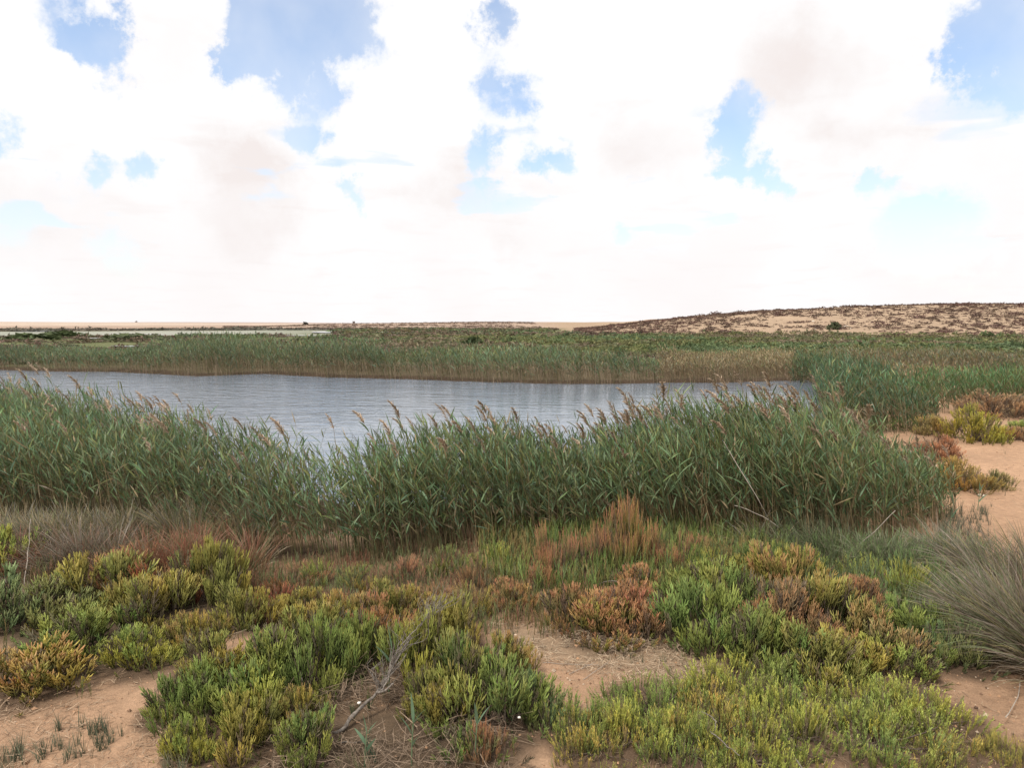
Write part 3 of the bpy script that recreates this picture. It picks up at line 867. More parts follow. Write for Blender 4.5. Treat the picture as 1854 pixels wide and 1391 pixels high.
KITS_P = [reed_kit(100 + i, True, 1.25) for i in range(10)]
KITS_G = [reed_kit(200 + i, False, 1.1) for i in range(10)]
def place_reed(kit, x, y, h, label, group, name='reed'):
    parts, h0 = kit
    root = link(name, None, None, (x, y, float(ground_z(x, y)[0]) - .02), R.uniform(-.45, .45), (1, 1, 1))
    root.empty_display_size = .05
    k = h / h0
    root.scale = (k, k, k)
    tag(root, label, 'reed', group)
    for nm, me in parts:
        link(nm, me, root)
def where(q):
    for lim, t in ((90, 'by the left edge'), (230, 'behind the grey-brown tussock'), (350, 'behind the russet tussocks'), (470, 'behind the straw grass'), (600, 'beside the muddy gap'), (690, 'in the lowest dip'),
                   (800, 'left of its highest part'), (930, 'in its highest part'), (1060, 'right of its highest part'), (1200, 'behind the orange tops'), (1330, 'at its left end'), (1450, 'in its middle'), (1560, 'near its tallest part')):
        if q < lim: return t
    return 'at the sandy end'
plumes = [
 ('left', 62, 'tan plumed reed rising from the left reed bed', 'plumed reeds of the left bed', 1.15),
 ('centre', 26, 'tan plumed reed above the middle reed bed', 'plumed reeds of the middle bed', 1.15),
 ('right', 52, 'tan plumed reed in the tall right clump', 'plumed reeds of the tall right clump', 1.10)]
for nm, n, lab, grp, hk in plumes:
    P = sample_poly(BED[nm], 60)
    P = P[R.permutation(len(P))]
    px = px_of(P)
    if nm == 'right': P = P[px < 1560]
    P = P[:n]
    hh = np.interp(px_of(P), HPX, HVAL) * hk * R.uniform(.88, 1.10, len(P))
    for p, h, q in zip(P, hh, px_of(P)):
        w = where(q)
        place_reed(KITS_P[R.integers(10)], p[0], p[1], h, '%s, %s' % (lab, w), '%s, %s' % (grp, w))
fronts = [
 ('left', [(-60, 945), (200, 955), (330, 973), (450, 995), (545, 1013), (635, 1026)], 55, 'green reed at the front of the left bed', 'front reeds of the left bed'),
 ('centre', [(645, 1027), (760, 1013), (900, 1001), (1050, 988), (1105, 985)], 50, 'green reed at the front of the middle bed', 'front reeds of the middle bed'),
 ('right', [(1115, 985), (1180, 988), (1300, 993), (1400, 1003), (1500, 1012), (1600, 994), (1690, 967), (1730, 935)], 55, 'green reed at the front of the tall right clump', 'front reeds of the tall right clump')]
for nm, line, n, lab, grp in fronts:
    L = np.array(line, float)
    for i in range(n):
        t = R.uniform(0, len(L) - 1.001); a0 = int(t)
        q = L[a0] * (1 - t + a0) + L[a0 + 1] * (t - a0)
        p = gp(q[0], q[1] - R.uniform(0, 9))
        h = np.interp(q[0], HPX, HVAL) * R.uniform(.55, 1.0)
        w = where(q[0])
        place_reed(KITS_G[R.integers(10)], p[0], p[1], h, '%s, %s' % (lab, w), '%s, %s' % (grp, w))

# reed belts across and beside the water
def belt(pts, dens, hfun, lab, rng, nleaf=6, base=(.14, .20, .105), dry=.06, wind=.3, k=3, bare=0, leaf=(.22, .36), wide=(.010, .017), barecol=(.34, .25, .155), low=.3, segs=3):
    poly = gpoly(pts)
    P = sample_poly(poly, dens, rng)
    acc = Acc()
    h = hfun(P) * rng.normal(1, .10, len(P)) * (1 + .27 * vnoise(P[:, 0], P[:, 1], 3.1) + .09 * vnoise(P[:, 0], P[:, 1], .7))
    h = np.maximum(h, .2)
    grow_reeds(acc, P, h, rng, nleaf, wind, leaf, wide, .005, segs, 3, k, dry, base, low, 2.5)
    if bare:
        q = int(len(P) * bare)
        Q = P[rng.integers(0, len(P), q)] + rng.normal(0, .12, (q, 2))
        hq = hfun(Q) * rng.uniform(.35, .85, q)
        B = np.column_stack([Q, ground_z(Q[:, 0], Q[:, 1]) - .02])
        C = arcs(B, WIND + rng.normal(0, 1, q), np.abs(rng.normal(0, .1, q)), np.abs(rng.normal(.15, .15, q)), hq, 3)
        V, F = tubes(C, np.linspace(1, .6, 3)[None] * rng.uniform(.005, .010, (q, 1)), 3)
        acc.add(V, F, np.repeat((np.array(barecol) * rng.uniform(.6, 1.15, (q, 1)))[:, None], 9, 1))
    o = link('reed_bed', acc.mesh('reed_bed', M['blade']))
    tag(o, lab, 'reeds', kind='stuff')
    print('belt', lab[:30], len(P))
def far_h(P):
    return np.interp(px_of(P), [-300, 0, 150, 230, 350, 650, 720, 800, 900, 1000, 1100, 1180, 1230, 1440], [.86, .86, .92, .80, 1.36, 1.36, 1.08, 1.12, 1.10, 1.25, 1.08, .92, .78, .74])
belt([(-330, 666), (0, 668.5), (130, 672.5), (205, 672.5), (290, 676.5), (360, 680.5), (420, 678.5), (490, 676.5), (600, 682.5), (740, 685.5), (850, 689.5), (1000, 693.5), (1120, 693.5), (1200, 691.5), (1200, 672), (1000, 672), (800, 667), (600, 661), (400, 657), (200, 653), (0, 651), (-330, 650)],
     15, far_h, 'long belt of green reeds with tan feet along the far shore', R, 6, bare=.55, barecol=(.40, .30, .20), low=.28)
belt([(1195, 691.5), (1300, 691.5), (1400, 688.5), (1440, 688), (1440, 655), (1300, 655), (1195, 660)],
     20, far_h, 'beige dry reed bed at the right end of the far shore', R, 4, (.26, .235, .14), dry=.6, bare=2.2, barecol=(.40, .29, .185), low=.4)
belt([(1430, 688), (1478, 695), (1492, 745), (1500, 800), (1530, 815), (1560, 785), (1640, 785), (1700, 770), (1700, 745), (1640, 720), (1560, 690), (1480, 668)],
     55, lambda P: np.interp(px_of(P), [1430, 1480, 1560, 1640, 1700], [.8, .95, 1.0, .95, .7]), 'dark green reeds at the right end of the water, behind the tall clump', R, 7, (.10, .17, .085), dry=.08, wind=.45, bare=.2, wide=(.008, .013), low=.1)
belt([(1640, 748), (1720, 752), (1800, 745), (1960, 742), (2150, 748), (2150, 712), (1960, 708), (1780, 706), (1660, 714)],
     36, lambda P: np.interp(px_of(P), [1640, 1700, 1780, 1900], [.85, .95, 1.0, 1.0]), 'bright green reeds behind the olive bush on the right', R, 7, (.115, .21, .085), dry=.04, wind=.55, bare=.15, wide=(.008, .013), low=.1)
belt([(1440, 672), (1560, 690), (1660, 714), (1780, 706), (1960, 708), (2150, 712), (2150, 655), (1854, 652), (1640, 650), (1440, 655)],
     7, lambda P: .75 + .15 * vnoise(P[:, 0], P[:, 1], 3), 'mixed brown and green reeds spreading behind the right bank', R, 7, (.17, .19, .115), dry=.32, wind=.4, bare=.6, barecol=(.34, .25, .17), wide=(.012, .02), low=.1)
belt([(1560, 786), (1650, 786), (1690, 780), (1690, 772), (1560, 770)],
     110, lambda P: .28 + 0 * P[:, 0], 'low fresh green sedge at the foot of the right reeds', R, 6, (.10, .20, .05), dry=.05, wind=.2, leaf=(.12, .2), wide=(.004, .007), low=0)
print('tris after reeds', TRIS[0])

# ------------------------------------------------------------------ bushes
def unit(v): return v / (np.linalg.norm(v, axis=-1, keepdims=True) + 1e-9)

def tilt_matrix(az, th, yaw):
    """(N,3,3): spin by yaw, then lean by th towards az"""
    n = len(az)
    cy, sy = np.cos(yaw), np.sin(yaw)
    Z = np.zeros(n); O = np.ones(n)
    Rz = np.stack([np.stack([cy, -sy, Z], -1), np.stack([sy, cy, Z], -1), np.stack([Z, Z, O], -1)], 1)
    k = np.stack([-np.sin(az), np.cos(az), Z], -1)
    K = np.stack([np.stack([Z, -k[:, 2], k[:, 1]], -1), np.stack([k[:, 2], Z, -k[:, 0]], -1), np.stack([-k[:, 1], k[:, 0], Z], -1)], 1)
    c, s_ = np.cos(th)[:, None, None], np.sin(th)[:, None, None]
    return (np.eye(3)[None] + s_ * K + (1 - c) * (K @ K)) @ Rz

def finger_sprig(rng, nf=10, r=.027, spread=.5, seg=3, main=4):
    """an upright jointed shoot with fleshy fingers curving upwards (unit height)"""
    V, T, D, n = [], [], [], 0
    def add(C, rad, t):
        nonlocal n
        v, f = tubes(C[None], rad[None], 3)
        V.append(v[0]); T.append(f + n); D.append(np.repeat(t, 3)); n += len(v[0])
    ax = arcs(np.zeros((1, 3)), np.array([rng.uniform(0, 6.3)]), np.array([rng.uniform(0, .2)]), np.array([rng.uniform(0, .25)]), np.array([1.0]), main)[0]
    add(ax, np.interp(np.linspace(0, 1, main), [0, .3, .7, 1], [.8, .95, .9, .4]) * r, np.linspace(0, 1, main))
    for i in range(nf):
        s = .12 + .72 * (i + rng.uniform(0, 1)) / nf
        u = s * (main - 1); a0 = min(int(u), main - 2)
        bp = ax[a0] * (1 - u + a0) + ax[a0 + 1] * (u - a0)
        L = (.42 - .24 * s) * rng.uniform(.7, 1.25)
        C = arcs(bp[None], np.array([i * 2.4 + rng.normal(0, .4)]), np.array([spread + rng.uniform(.1, .5)]), np.array([rng.uniform(-.15, .15)]), np.array([L]), seg)[0]
        add(C, np.interp(np.linspace(0, 1, seg), [0, .5, 1], [.85, 1.0, .45]) * r * .95, np.clip(s + np.linspace(0, 1, seg) * L * 1.3, 0, 1))
    return np.concatenate(V), np.concatenate(T), np.concatenate(D)

def leafy_sprig(rng, nt=3, nl=13, L=.105, w=.020):
    """rising twigs set with small plump leaflets (unit height)"""
    V, T, D, n = [], [], [], 0
    for k in range(nt):
        C = arcs(np.zeros((1, 3)), np.array([rng.uniform(0, 6.3)]), np.array([rng.uniform(.1, .6)]), np.array([rng.uniform(-.1, .4)]), np.array([rng.uniform(.75, 1.0)]), 3)
        v, f = tubes(C, np.array([[.014, .011, .005]]), 3)
        V.append(v[0]); T.append(f + n); D.append(np.repeat(np.linspace(.1, .9, 3), 3)); n += 9
        s = np.sort(rng.uniform(.18, 1, nl)); u = s * 2; a0 = np.minimum(u.astype(int), 1); fr = (u - a0)[:, None]
        bp = C[0, a0] * (1 - fr) + C[0, a0 + 1] * fr
        az = rng.uniform(0, 6.3, nl)
        CL = arcs(bp, az, rng.uniform(.4, 1.0, nl), rng.uniform(.1, .7, nl), L * rng.uniform(.7, 1.3, nl), 2)
        sd_ = unit(np.cross(np.gradient(CL, axis=1), rng.normal(0, 1, (nl, 1, 3))))
        v, f = strips(CL, sd_, np.array([1.0, .3])[None] * w * rng.uniform(.8, 1.2, (nl, 1)))
        V.append(v.reshape(-1, 3)); T.append(f + n); D.append(np.repeat(np.clip(s + .05, 0, 1), 4)); n += nl * 4
    return np.concatenate(V), np.concatenate(T), np.concatenate(D)

def needle_sprig(rng, nb=7, w=.012):
    C = arcs(np.zeros((nb, 3)) + rng.normal(0, .03, (nb, 3)) * [1, 1, 0], rng.uniform(0, 6.3, nb), rng.uniform(0, .3, nb), rng.uniform(.05, .55, nb), rng.uniform(.6, 1.0, nb), 4)
    sd_ = unit(np.cross(np.gradient(C, axis=1), rng.normal(0, 1, (nb, 1, 3))))
    V, F = strips(C, sd_, np.array([.9, 1, .8, .15])[None] * w * rng.uniform(.7, 1.3, (nb, 1)))
    return V.reshape(-1, 3), F, np.tile(np.repeat(np.linspace(.15, 1, 4), 2), nb)

SPR = {
 'finger': [finger_sprig(np.random.default_rng(i)) for i in range(8)],
 'thin': [finger_sprig(np.random.default_rng(20 + i), 7, .016, .3, 2, 3) for i in range(6)],
 'sprout': [finger_sprig(np.random.default_rng(30 + i), 4, .015, .25, 2, 3) for i in range(6)],
 'leafy': [leafy_sprig(np.random.default_rng(40 + i)) for i in range(8)],
 'needle': [needle_sprig(np.random.default_rng(60 + i)) for i in range(6)],
}

def place(acc, style, B, az, th, size, rng, colour):
    """copies of the shoots of a style, colour (N,3): either (t, rnd, clump) codes with t replaced, or plain colours"""
    kit = SPR[style]
    which = rng.integers(0, len(kit), len(B))
    Rm = tilt_matrix(az, th, rng.uniform(0, 6.3, len(B)))
    for k, (V, T, D) in enumerate(kit):
        i = np.where(which == k)[0]
        if not len(i): continue
        W = np.einsum('nij,vj->nvi', Rm[i], V) * size[i, None, None] + B[i, None]
        if colour.shape[1] == 2:
            c = np.empty((len(i), len(V), 3)); c[..., 0] = D[None]; c[..., 1] = colour[i, 0, None]; c[..., 2] = colour[i, 1, None]
        else:
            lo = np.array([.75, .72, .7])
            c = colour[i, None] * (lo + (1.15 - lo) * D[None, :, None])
        acc.add(W, rep_faces(T, len(i), len(V)), c)

def bush_meshes(seed, style, clumps, per, H=.32, Rr=.42, sl=(.13, .21), flat=.55):
    """(foliage, woody stems) of a low mound made of separate tufts, about 0.85 m across"""
    rg = np.random.default_rng(seed)
    acc = Acc(); wd = Acc()
    ca = rg.uniform(0, 6.3, clumps); cr = np.sqrt(rg.uniform(0.0, 1, clumps)) * Rr * .86
    cx, cy = np.cos(ca) * cr, np.sin(ca) * cr * .95
    top = H * (1 - flat * (cr / Rr) ** 2) * rg.uniform(.42, 1.25, clumps)
    lean = cr / Rr * rg.uniform(.35, .75, clumps)
    i = np.repeat(np.arange(clumps), per); m = len(i)
    pa = rg.uniform(0, 6.3, m); pr = np.sqrt(rg.uniform(0, 1, m))
    size = rg.uniform(*sl, m)
    size = np.minimum(size, top[i] * 1.0)
    rad = .105 * np.interp(clumps, [8, 30], [.95, .85])
    bx = cx[i] + np.cos(pa) * pr * rad * .8; by = cy[i] + np.sin(pa) * pr * rad * .8
    z = np.maximum(top[i] - size * (.95 + .25 * pr ** 2) - .02 * rg.random(m), .0)
    lx = np.cos(ca[i]) * lean[i] * .5 + np.cos(pa) * pr * .38; ly = np.sin(ca[i]) * lean[i] * .5 + np.sin(pa) * pr * .38
    cl = rg.random(clumps)
    col = np.stack([rg.random(m), np.clip(cl[i] + rg.normal(0, .05, m), 0, .999)], 1)
    place(acc, style, np.stack([bx, by, z], 1), np.arctan2(ly, lx), np.hypot(lx, ly), size, rg, col)
    # filler shoots lower down, so the heart of the bush is not empty
    q = m // 6
    a = rg.uniform(0, 6.3, q); r_ = np.sqrt(rg.random(q)) * Rr
    place(acc, style, np.stack([np.cos(a) * r_, np.sin(a) * r_, np.zeros(q)], 1), a, r_ / Rr * .8, rg.uniform(.08, .14, q), rg, np.stack([rg.random(q) * .6, rg.random(q) * .4], 1))
    # woody stems from the crown of the root to each tuft
    ns = clumps + 2
    tx = np.concatenate([cx, rg.normal(0, Rr * .4, 2)]); ty = np.concatenate([cy, rg.normal(0, Rr * .4, 2)])
    tz = np.concatenate([np.maximum(top - .12, .04), rg.uniform(.05, H * .6, 2)])
    s = np.linspace(0, 1, 5)
    C = np.stack([tx[:, None] * s + rg.normal(0, .012, (ns, 5)), ty[:, None] * s + rg.normal(0, .012, (ns, 5)), tz[:, None] * s ** 1.3 + .01], -1)
    V, F = tubes(C, np.linspace(.006, .002, 5)[None] * rg.uniform(.7, 1.3, (ns, 1)), 4)
    wd.add(V, F, np.tile([.2, .16, .12], (ns * 20, 1))[None])
    return acc.mesh('foliage', M['shoot']), wd.mesh('woody_stems', M['stem'])

BUSH = {
 'finger': [bush_meshes(300 + i, 'finger', 11 + i % 4 * 2, 12, .34, .42, (.15, .27)) for i in range(7)],
 'low': [bush_meshes(320 + i, 'leafy', 20 + i % 3 * 3, 9, .20, .42, (.09, .16), .35) for i in range(6)],
 'thin': [bush_meshes(340 + i, 'thin', 12, 12, .34, .36, (.18, .28), .4) for i in range(4)],
 'leafy': [bush_meshes(360 + i, 'leafy', 24, 11, .42, .42, (.14, .22), .6) for i in range(3)],
}
NB = {k: 0 for k in BUSH}
def bush(px, py, wpx, hm, style, col, tip, label, name='glasswort_bush', cat='bush', group=None, sink=.015, depth=1.0):
    """a bush whose front foot stands at (px, py) and that is wpx pixels wide in the photograph"""
    p = gp(px, py)
    slant = math.hypot(p[1], p[0], CAMZ)
    rad = wpx / 2 * slant / FPX
    u = p / np.linalg.norm(p)
    p = p + u * rad * .75 * depth
    fo, wo = BUSH[style][NB[style] % len(BUSH[style])]; NB[style] += 1
    H0_ = {'finger': .32, 'low': .2, 'thin': .34, 'leafy': .42}[style]; R0 = {'thin': .36}.get(style, .42)
    root = link(name, None, None, (p[0], p[1], float(ground_z(p[0], p[1])[0]) - sink), R.uniform(0, 6.28), (rad / R0, rad / R0 * depth, hm / H0_))
    root.empty_display_size = .1
    tag(root, label, cat, group)
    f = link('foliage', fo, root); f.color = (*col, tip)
    link('woody_stems', wo, root)
    return root

for px, py, w, h, st, col, tip, lab in FG:
    if 'seablite' in lab or st == 'low':
        bush(px, py, w, h, st, col, tip, lab, 'seablite_bush')
    else:
        bush(px, py, w * 1.08, h, st, col, tip, lab)

MID = [
 (1765, 803, 130, .66, 'leafy', (.26, .25, .065), 0, 'round olive green bush on the sandy bank to the right', 1.0),
 (1690, 790, 90, .45, 'leafy', (.29, .23, .11), .2, 'small yellowish brown bush touching the left side of the round olive bush', 1.0),
 (1690, 835, 110, .40, 'leafy', (.28, .15, .11), .3, 'purplish red low bush on the sand, below the round olive bush', 1.0),
 (1640, 850, 90, .26, 'leafy', (.29, .19, .14), .2, 'thin pinkish brown bush just behind the leaning reeds', 1.0),
 (1830, 800, 90, .32, 'leafy', (.28, .18, .12), .3, 'reddish brown low bush right of the round olive bush', 1.0),
 (1860, 790, 120, .40, 'leafy', GREEN, 0, 'green bush at the right edge beside the reddish brown one', 1.0),
 (1800, 760, 150, .62, 'leafy', (.28, .20, .155), .1, 'greyish pink feathery bush behind the round olive bush', 1.0),
 (1880, 765, 140, .55, 'leafy', (.29, .21, .15), .1, 'brown feathery bush at the right edge, in front of the bright reeds', 1.0),
 (1745, 892, 130, .46, 'leafy', (.30, .22, .09), .15, 'golden brown bush on the sand beside the leaning reeds', 1.0),
 (1800, 888, 80, .28, 'leafy', (.22, .21, .12), 0, 'low greyish green bush adjoining the golden brown one', 1.0),
]
for px, py, w, h, st, col, tip, lab, dp in MID:
    bush(px, py, w * .76, h, st, col, tip, lab, 'marsh_bush', depth=dp)

# ------------------------------------------------------------------ rush tussocks
def tussock(px, py, wpx, length, n, cols, label, lean=.35, fan=.75, name='rush_tussock', w=.0026, rootr=.16):
    n = int(n * .75)
    p = gp(px, py)
    rg = np.random.default_rng(int(px * 7 + py))
    slant = math.hypot(p[1], p[0], CAMZ)
    rad = wpx / 2 * slant / FPX
    a = rg.uniform(0, 6.3, n); r = np.sqrt(rg.random(n))
    ns = 7; sa = rg.uniform(0, 6.3, ns); sr = rg.uniform(.1, .8, ns); sx, sy = rg.normal(0, .22, ns), rg.normal(0, .2, ns); sL = rg.uniform(.7, 1.1, ns)
    own = rg.integers(0, ns, n)
    acc = Acc()
    def blades(i, L, c, wd):
        m = len(i)
        g = own[i]
        ox, oy = np.cos(sa[g]) * sr[g] * rad * .75, np.sin(sa[g]) * sr[g] * rad * .75
        B = np.stack([np.cos(a[i]) * r[i] * rad * rootr * 1.4 + ox, np.sin(a[i]) * r[i] * rad * rootr * 1.4 + oy, np.zeros(m)], 1)
        vx = (np.cos(a[i]) * r[i] + np.cos(sa[g]) * sr[g] * .7) * fan * .75 - lean * .9 + sx[g] + rg.normal(0, .2, m); vy = (np.sin(a[i]) * r[i] + np.sin(sa[g]) * sr[g] * .7) * fan * .75 + sy[g] + rg.normal(0, .2, m)
        L = L * sL[g]
        th = np.hypot(vx, vy)
        C = arcs(B, np.arctan2(vy, vx), th * .55, th * 1.25 + np.abs(rg.normal(0, .18, m)), L, 5)
        sd_ = unit(np.cross(np.gradient(C, axis=1), rg.normal(0, 1, (m, 1, 3))))
        V, F = strips(C, sd_, np.array([1, 1, .9, .7, .15])[None] * wd * rg.uniform(.7, 1.4, (m, 1)))
        acc.add(V, F, np.repeat(c[:, None], 10, 1))
    idx = np.arange(n)
    pal = np.array(cols)
    blades(idx, length * rg.uniform(.55, 1.05, n), pal[rg.integers(0, len(pal), n)] * rg.uniform(.65, 1.25, (n, 1)), w)
    o = link(name, acc.mesh(name, M['blade']), None, (p[0], p[1], float(ground_z(p[0], p[1])[0]) - .01))
    # dead straw round the foot is a part of its own
    k = n // 3
    acc = Acc()
    sel = rg.integers(0, n, k)
    r2 = r.copy(); r[:] = np.clip(r + .5, 0, 1.4)
    blades(sel, length * rg.uniform(.3, .6, k), np.array([.36, .29, .20]) * rg.uniform(.5, 1.1, (k, 1)), w)
    link('dead_skirt', acc.mesh('dead_skirt', M['dry']), o)
    tag(o, label, 'rush')
GRT = [(.30, .245, .195), (.36, .295, .235), (.23, .23, .14), (.26, .20, .155), (.34, .29, .14), (.19, .22, .11)]
RST = [(.36, .15, .095), (.32, .18, .11), (.22, .22, .10), (.38, .22, .14)]
TAN = [(.44, .34, .21), (.36, .29, .17), (.24, .25, .12), (.30, .28, .23)]
tussock(1882, 1195, 250, .70, 3300, GRT, 'huge grey rush tussock leaning left at the right edge', .45, .85)
tussock(1835, 1060, 190, .60, 1300, GRT, 'grey rush tussock behind the huge one at the right edge, before the sand', .5, .8)
tussock(160, 1025, 180, .46, 1100, [(.27, .225, .18), (.33, .26, .20), (.30, .18, .12), (.22, .2, .13)], 'grey-brown rush tussock combed to the left in front of the left reeds', .1, .95)
tussock(310, 1035, 190, .46, 1200, RST, 'russet seepweed tussock left of the muddy puddle', .05, .75)
tussock(410, 1030, 170, .44, 1000, RST, 'russet seepweed tussock touching the muddy puddle', .05, .75)
tussock(240, 1050, 170, .36, 800, RST, 'russet and green seepweed behind the dark russet glasswort', .05, .8)
tussock(40, 1030, 180, .40, 1000, [(.33, .14, .10), (.29, .18, .12), (.22, .19, .11)], 'dark red seepweed tussock near the left edge', .05, .8)
tussock(330, 970, 200, .48, 1000, TAN, 'straw coloured grass at the foot of the left reeds', .15, .7)
tussock(460, 975, 170, .46, 900, TAN, 'straw coloured grass left of the dark gap in the reeds', .15, .7)
tussock(60, 985, 190, .44, 900, TAN, 'straw grass by the left edge between the red seepweed and the reeds')
tussock(-10, 975, 180, .42, 700, TAN, 'straw grass cut by the left edge at the foot of the reeds')
tussock(140, 965, 180, .40, 800, TAN, 'straw grass directly behind the grey-brown rush tussock')
tussock(400, 985, 170, .40, 800, [(.36, .15, .095), (.36, .26, .15), (.24, .24, .12)], 'rusty and straw coloured grass between the russet tussocks and the reeds')
tussock(210, 960, 170, .42, 700, TAN, 'straw grass between the grey-brown rushes and the reeds', .2, .7)
tussock(1480, 1010, 200, .44, 1100, [(.18, .23, .11), (.23, .25, .14), (.29, .28, .18)], 'dark green rush tussock at the foot of the tall right clump', .2, .8)
tussock(1600, 1025, 170, .40, 900, [(.20, .26, .13), (.25, .27, .16), (.32, .30, .20)], 'greyish green rush tussock at the right foot of the tall reeds', .25, .8)
tussock(1710, 1020, 150, .42, 800, [(.22, .27, .15), (.29, .30, .20), (.38, .34, .26)], 'pale green rushes between the tall reeds and the grey tussocks', .35, .8)
tussock(1395, 1000, 130, .40, 500, TAN, 'small straw tuft among the broken stems of the right clump', .3, .9)

# ------------------------------------------------------------------ fine ground cover
def cover(name, zones, label, cat, style='sprout', mat='far'):
    acc = Acc()
    for pts, dens, size, pal, jit in zones:
        P = sample_poly(gpoly(pts), dens)
        keep = (vnoise(P[:, 0], P[:, 1], .35) * .6 + vnoise(P[:, 0], P[:, 1], .11) * .4) > jit
        P = P[keep]
        n = len(P)
        pal = np.array(pal)
        # neighbours share a hue
        q = np.clip(((vnoise(P[:, 0] + 31, P[:, 1], .3) + 1) / 2 + R.normal(0, .22, n)), 0, .999)
        c = pal[(q * len(pal)).astype(int)] * R.uniform(.65, 1.3, (n, 1))
        B = np.column_stack([P, ground_z(P[:, 0], P[:, 1]) - .012])
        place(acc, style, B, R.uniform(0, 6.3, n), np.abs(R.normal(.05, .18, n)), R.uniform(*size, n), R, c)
    o = link(name, acc.mesh(name, M[mat]))
    tag(o, label, cat, kind='stuff')
FRESH = [(.22, .31, .095), (.26, .34, .105), (.29, .31, .10), (.22, .28, .12), (.36, .28, .12)]
MIXED = [(.24, .29, .13), (.27, .31, .13), (.38, .27, .16), (.25, .28, .15), (.33, .29, .16), (.40, .20, .13)]
SEA = [(.21, .30, .12), (.24, .31, .125), (.27, .29, .125), (.20, .26, .14)]
cover('seepweed', [
 ([(860, 965), (1000, 955), (1130, 955), (1250, 965), (1350, 968), (1450, 985), (1430, 1060), (1250, 1075), (1000, 1080), (880, 1060)], 620, (.14, .30), FRESH, -.5),
 ([(1210, 1010), (1450, 1010), (1480, 1100), (1300, 1120), (1200, 1090)], 480, (.14, .26), FRESH, -.45),
 ([(1450, 1000), (1780, 1000), (1790, 1160), (1700, 1210), (1560, 1160), (1460, 1080)], 520, (.14, .28), SEA, -.5),
 ([(640, 1000), (880, 975), (1000, 1080), (960, 1130), (880, 1160), (700, 1120), (560, 1080), (470, 1060), (500, 1025)], 800, (.07, .17), MIXED, -.75),
 ([(430, 1040), (560, 1040), (600, 1100), (560, 1150), (450, 1150), (400, 1090)], 700, (.07, .17), [(.31, .19, .12), (.20, .22, .10), (.34, .15, .10), (.25, .23, .13)], -.5),
 ([(0, 985), (480, 970), (480, 1080), (300, 1100), (0, 1060)], 520, (.10, .22), [(.31, .16, .10), (.26, .19, .10), (.21, .22, .10), (.34, .21, .13)], -.3),
 ([(900, 1060), (1230, 1060), (1240, 1150), (1000, 1160), (920, 1140)], 380, (.09, .20), [(.34, .21, .10), (.23, .24, .09), (.29, .23, .10), (.19, .23, .09)], -.3),
 ([(0, 1050), (420, 1080), (440, 1200), (250, 1250), (0, 1290)], 90, (.08, .18), [(.23, .23, .08), (.17, .20, .08), (.29, .23, .10)], -.1),
 ([(330, 1180), (560, 1150), (860, 1150), (960, 1230), (980, 1391), (330, 1391)], 70, (.07, .16), [(.19, .23, .08), (.17, .2, .09), (.24, .23, .08)], .0),
 ([(1240, 1100), (1700, 1100), (1720, 1230), (1400, 1260), (1230, 1200)], 120, (.09, .2), [(.19, .24, .08), (.24, .24, .09), (.27, .20, .10)], -.2),
 ([(1000, 1330), (1130, 1270), (1720, 1290), (1790, 1391), (1700, 1470), (1000, 1470)], 200, (.05, .12), [(.25, .27, .08), (.19, .24, .08), (.29, .26, .09)], -.3),
], 'fine upright seepweed shoots, green with rusty patches, between the bushes and the reeds', 'ground cover')
cover('creeping_grass', [
 ([(-40, 1310), (150, 1320), (330, 1340), (340, 1440), (-40, 1440)], 750, (.06, .15), [(.12, .15, .10), (.15, .17, .11), (.2, .2, .13)], .05),
 ([(560, 1290), (880, 1290), (900, 1440), (520, 1440)], 260, (.06, .17), [(.09, .14, .085), (.11, .15, .07), (.22, .18, .12), (.13, .14, .07)], .0),
 ([(1040, 1170), (1230, 1160), (1270, 1220), (1150, 1215)], 110, (.04, .09), [(.11, .14, .08), (.14, .16, .09)], -.1),
 ([(900, 1130), (1010, 1130), (1000, 1190), (910, 1180)], 90, (.04, .08), [(.11, .14, .08), (.14, .16, .09)], -.1),
 ([(1700, 820), (1900, 815), (1900, 930), (1750, 930)], 5, (.05, .12), [(.13, .15, .10), (.17, .17, .11)], .1),
 ([(1560, 1240), (1860, 1180), (1860, 1300), (1800, 1391), (1700, 1300)], 16, (.04, .08), [(.16, .15, .09), (.2, .18, .12)], .1),
 ([(1700, 930), (1790, 925), (1800, 1000), (1700, 1010)], 160, (.10, .2), [(.13, .15, .10), (.17, .17, .12), (.2, .18, .13)], -.3),
 ([(370, 1130), (480, 1150), (470, 1220), (330, 1240)], 150, (.05, .11), [(.12, .15, .085), (.2, .17, .12)], -.1),
], 'thin grey-green grass blades creeping over bare earth and straw', 'grass', 'needle')

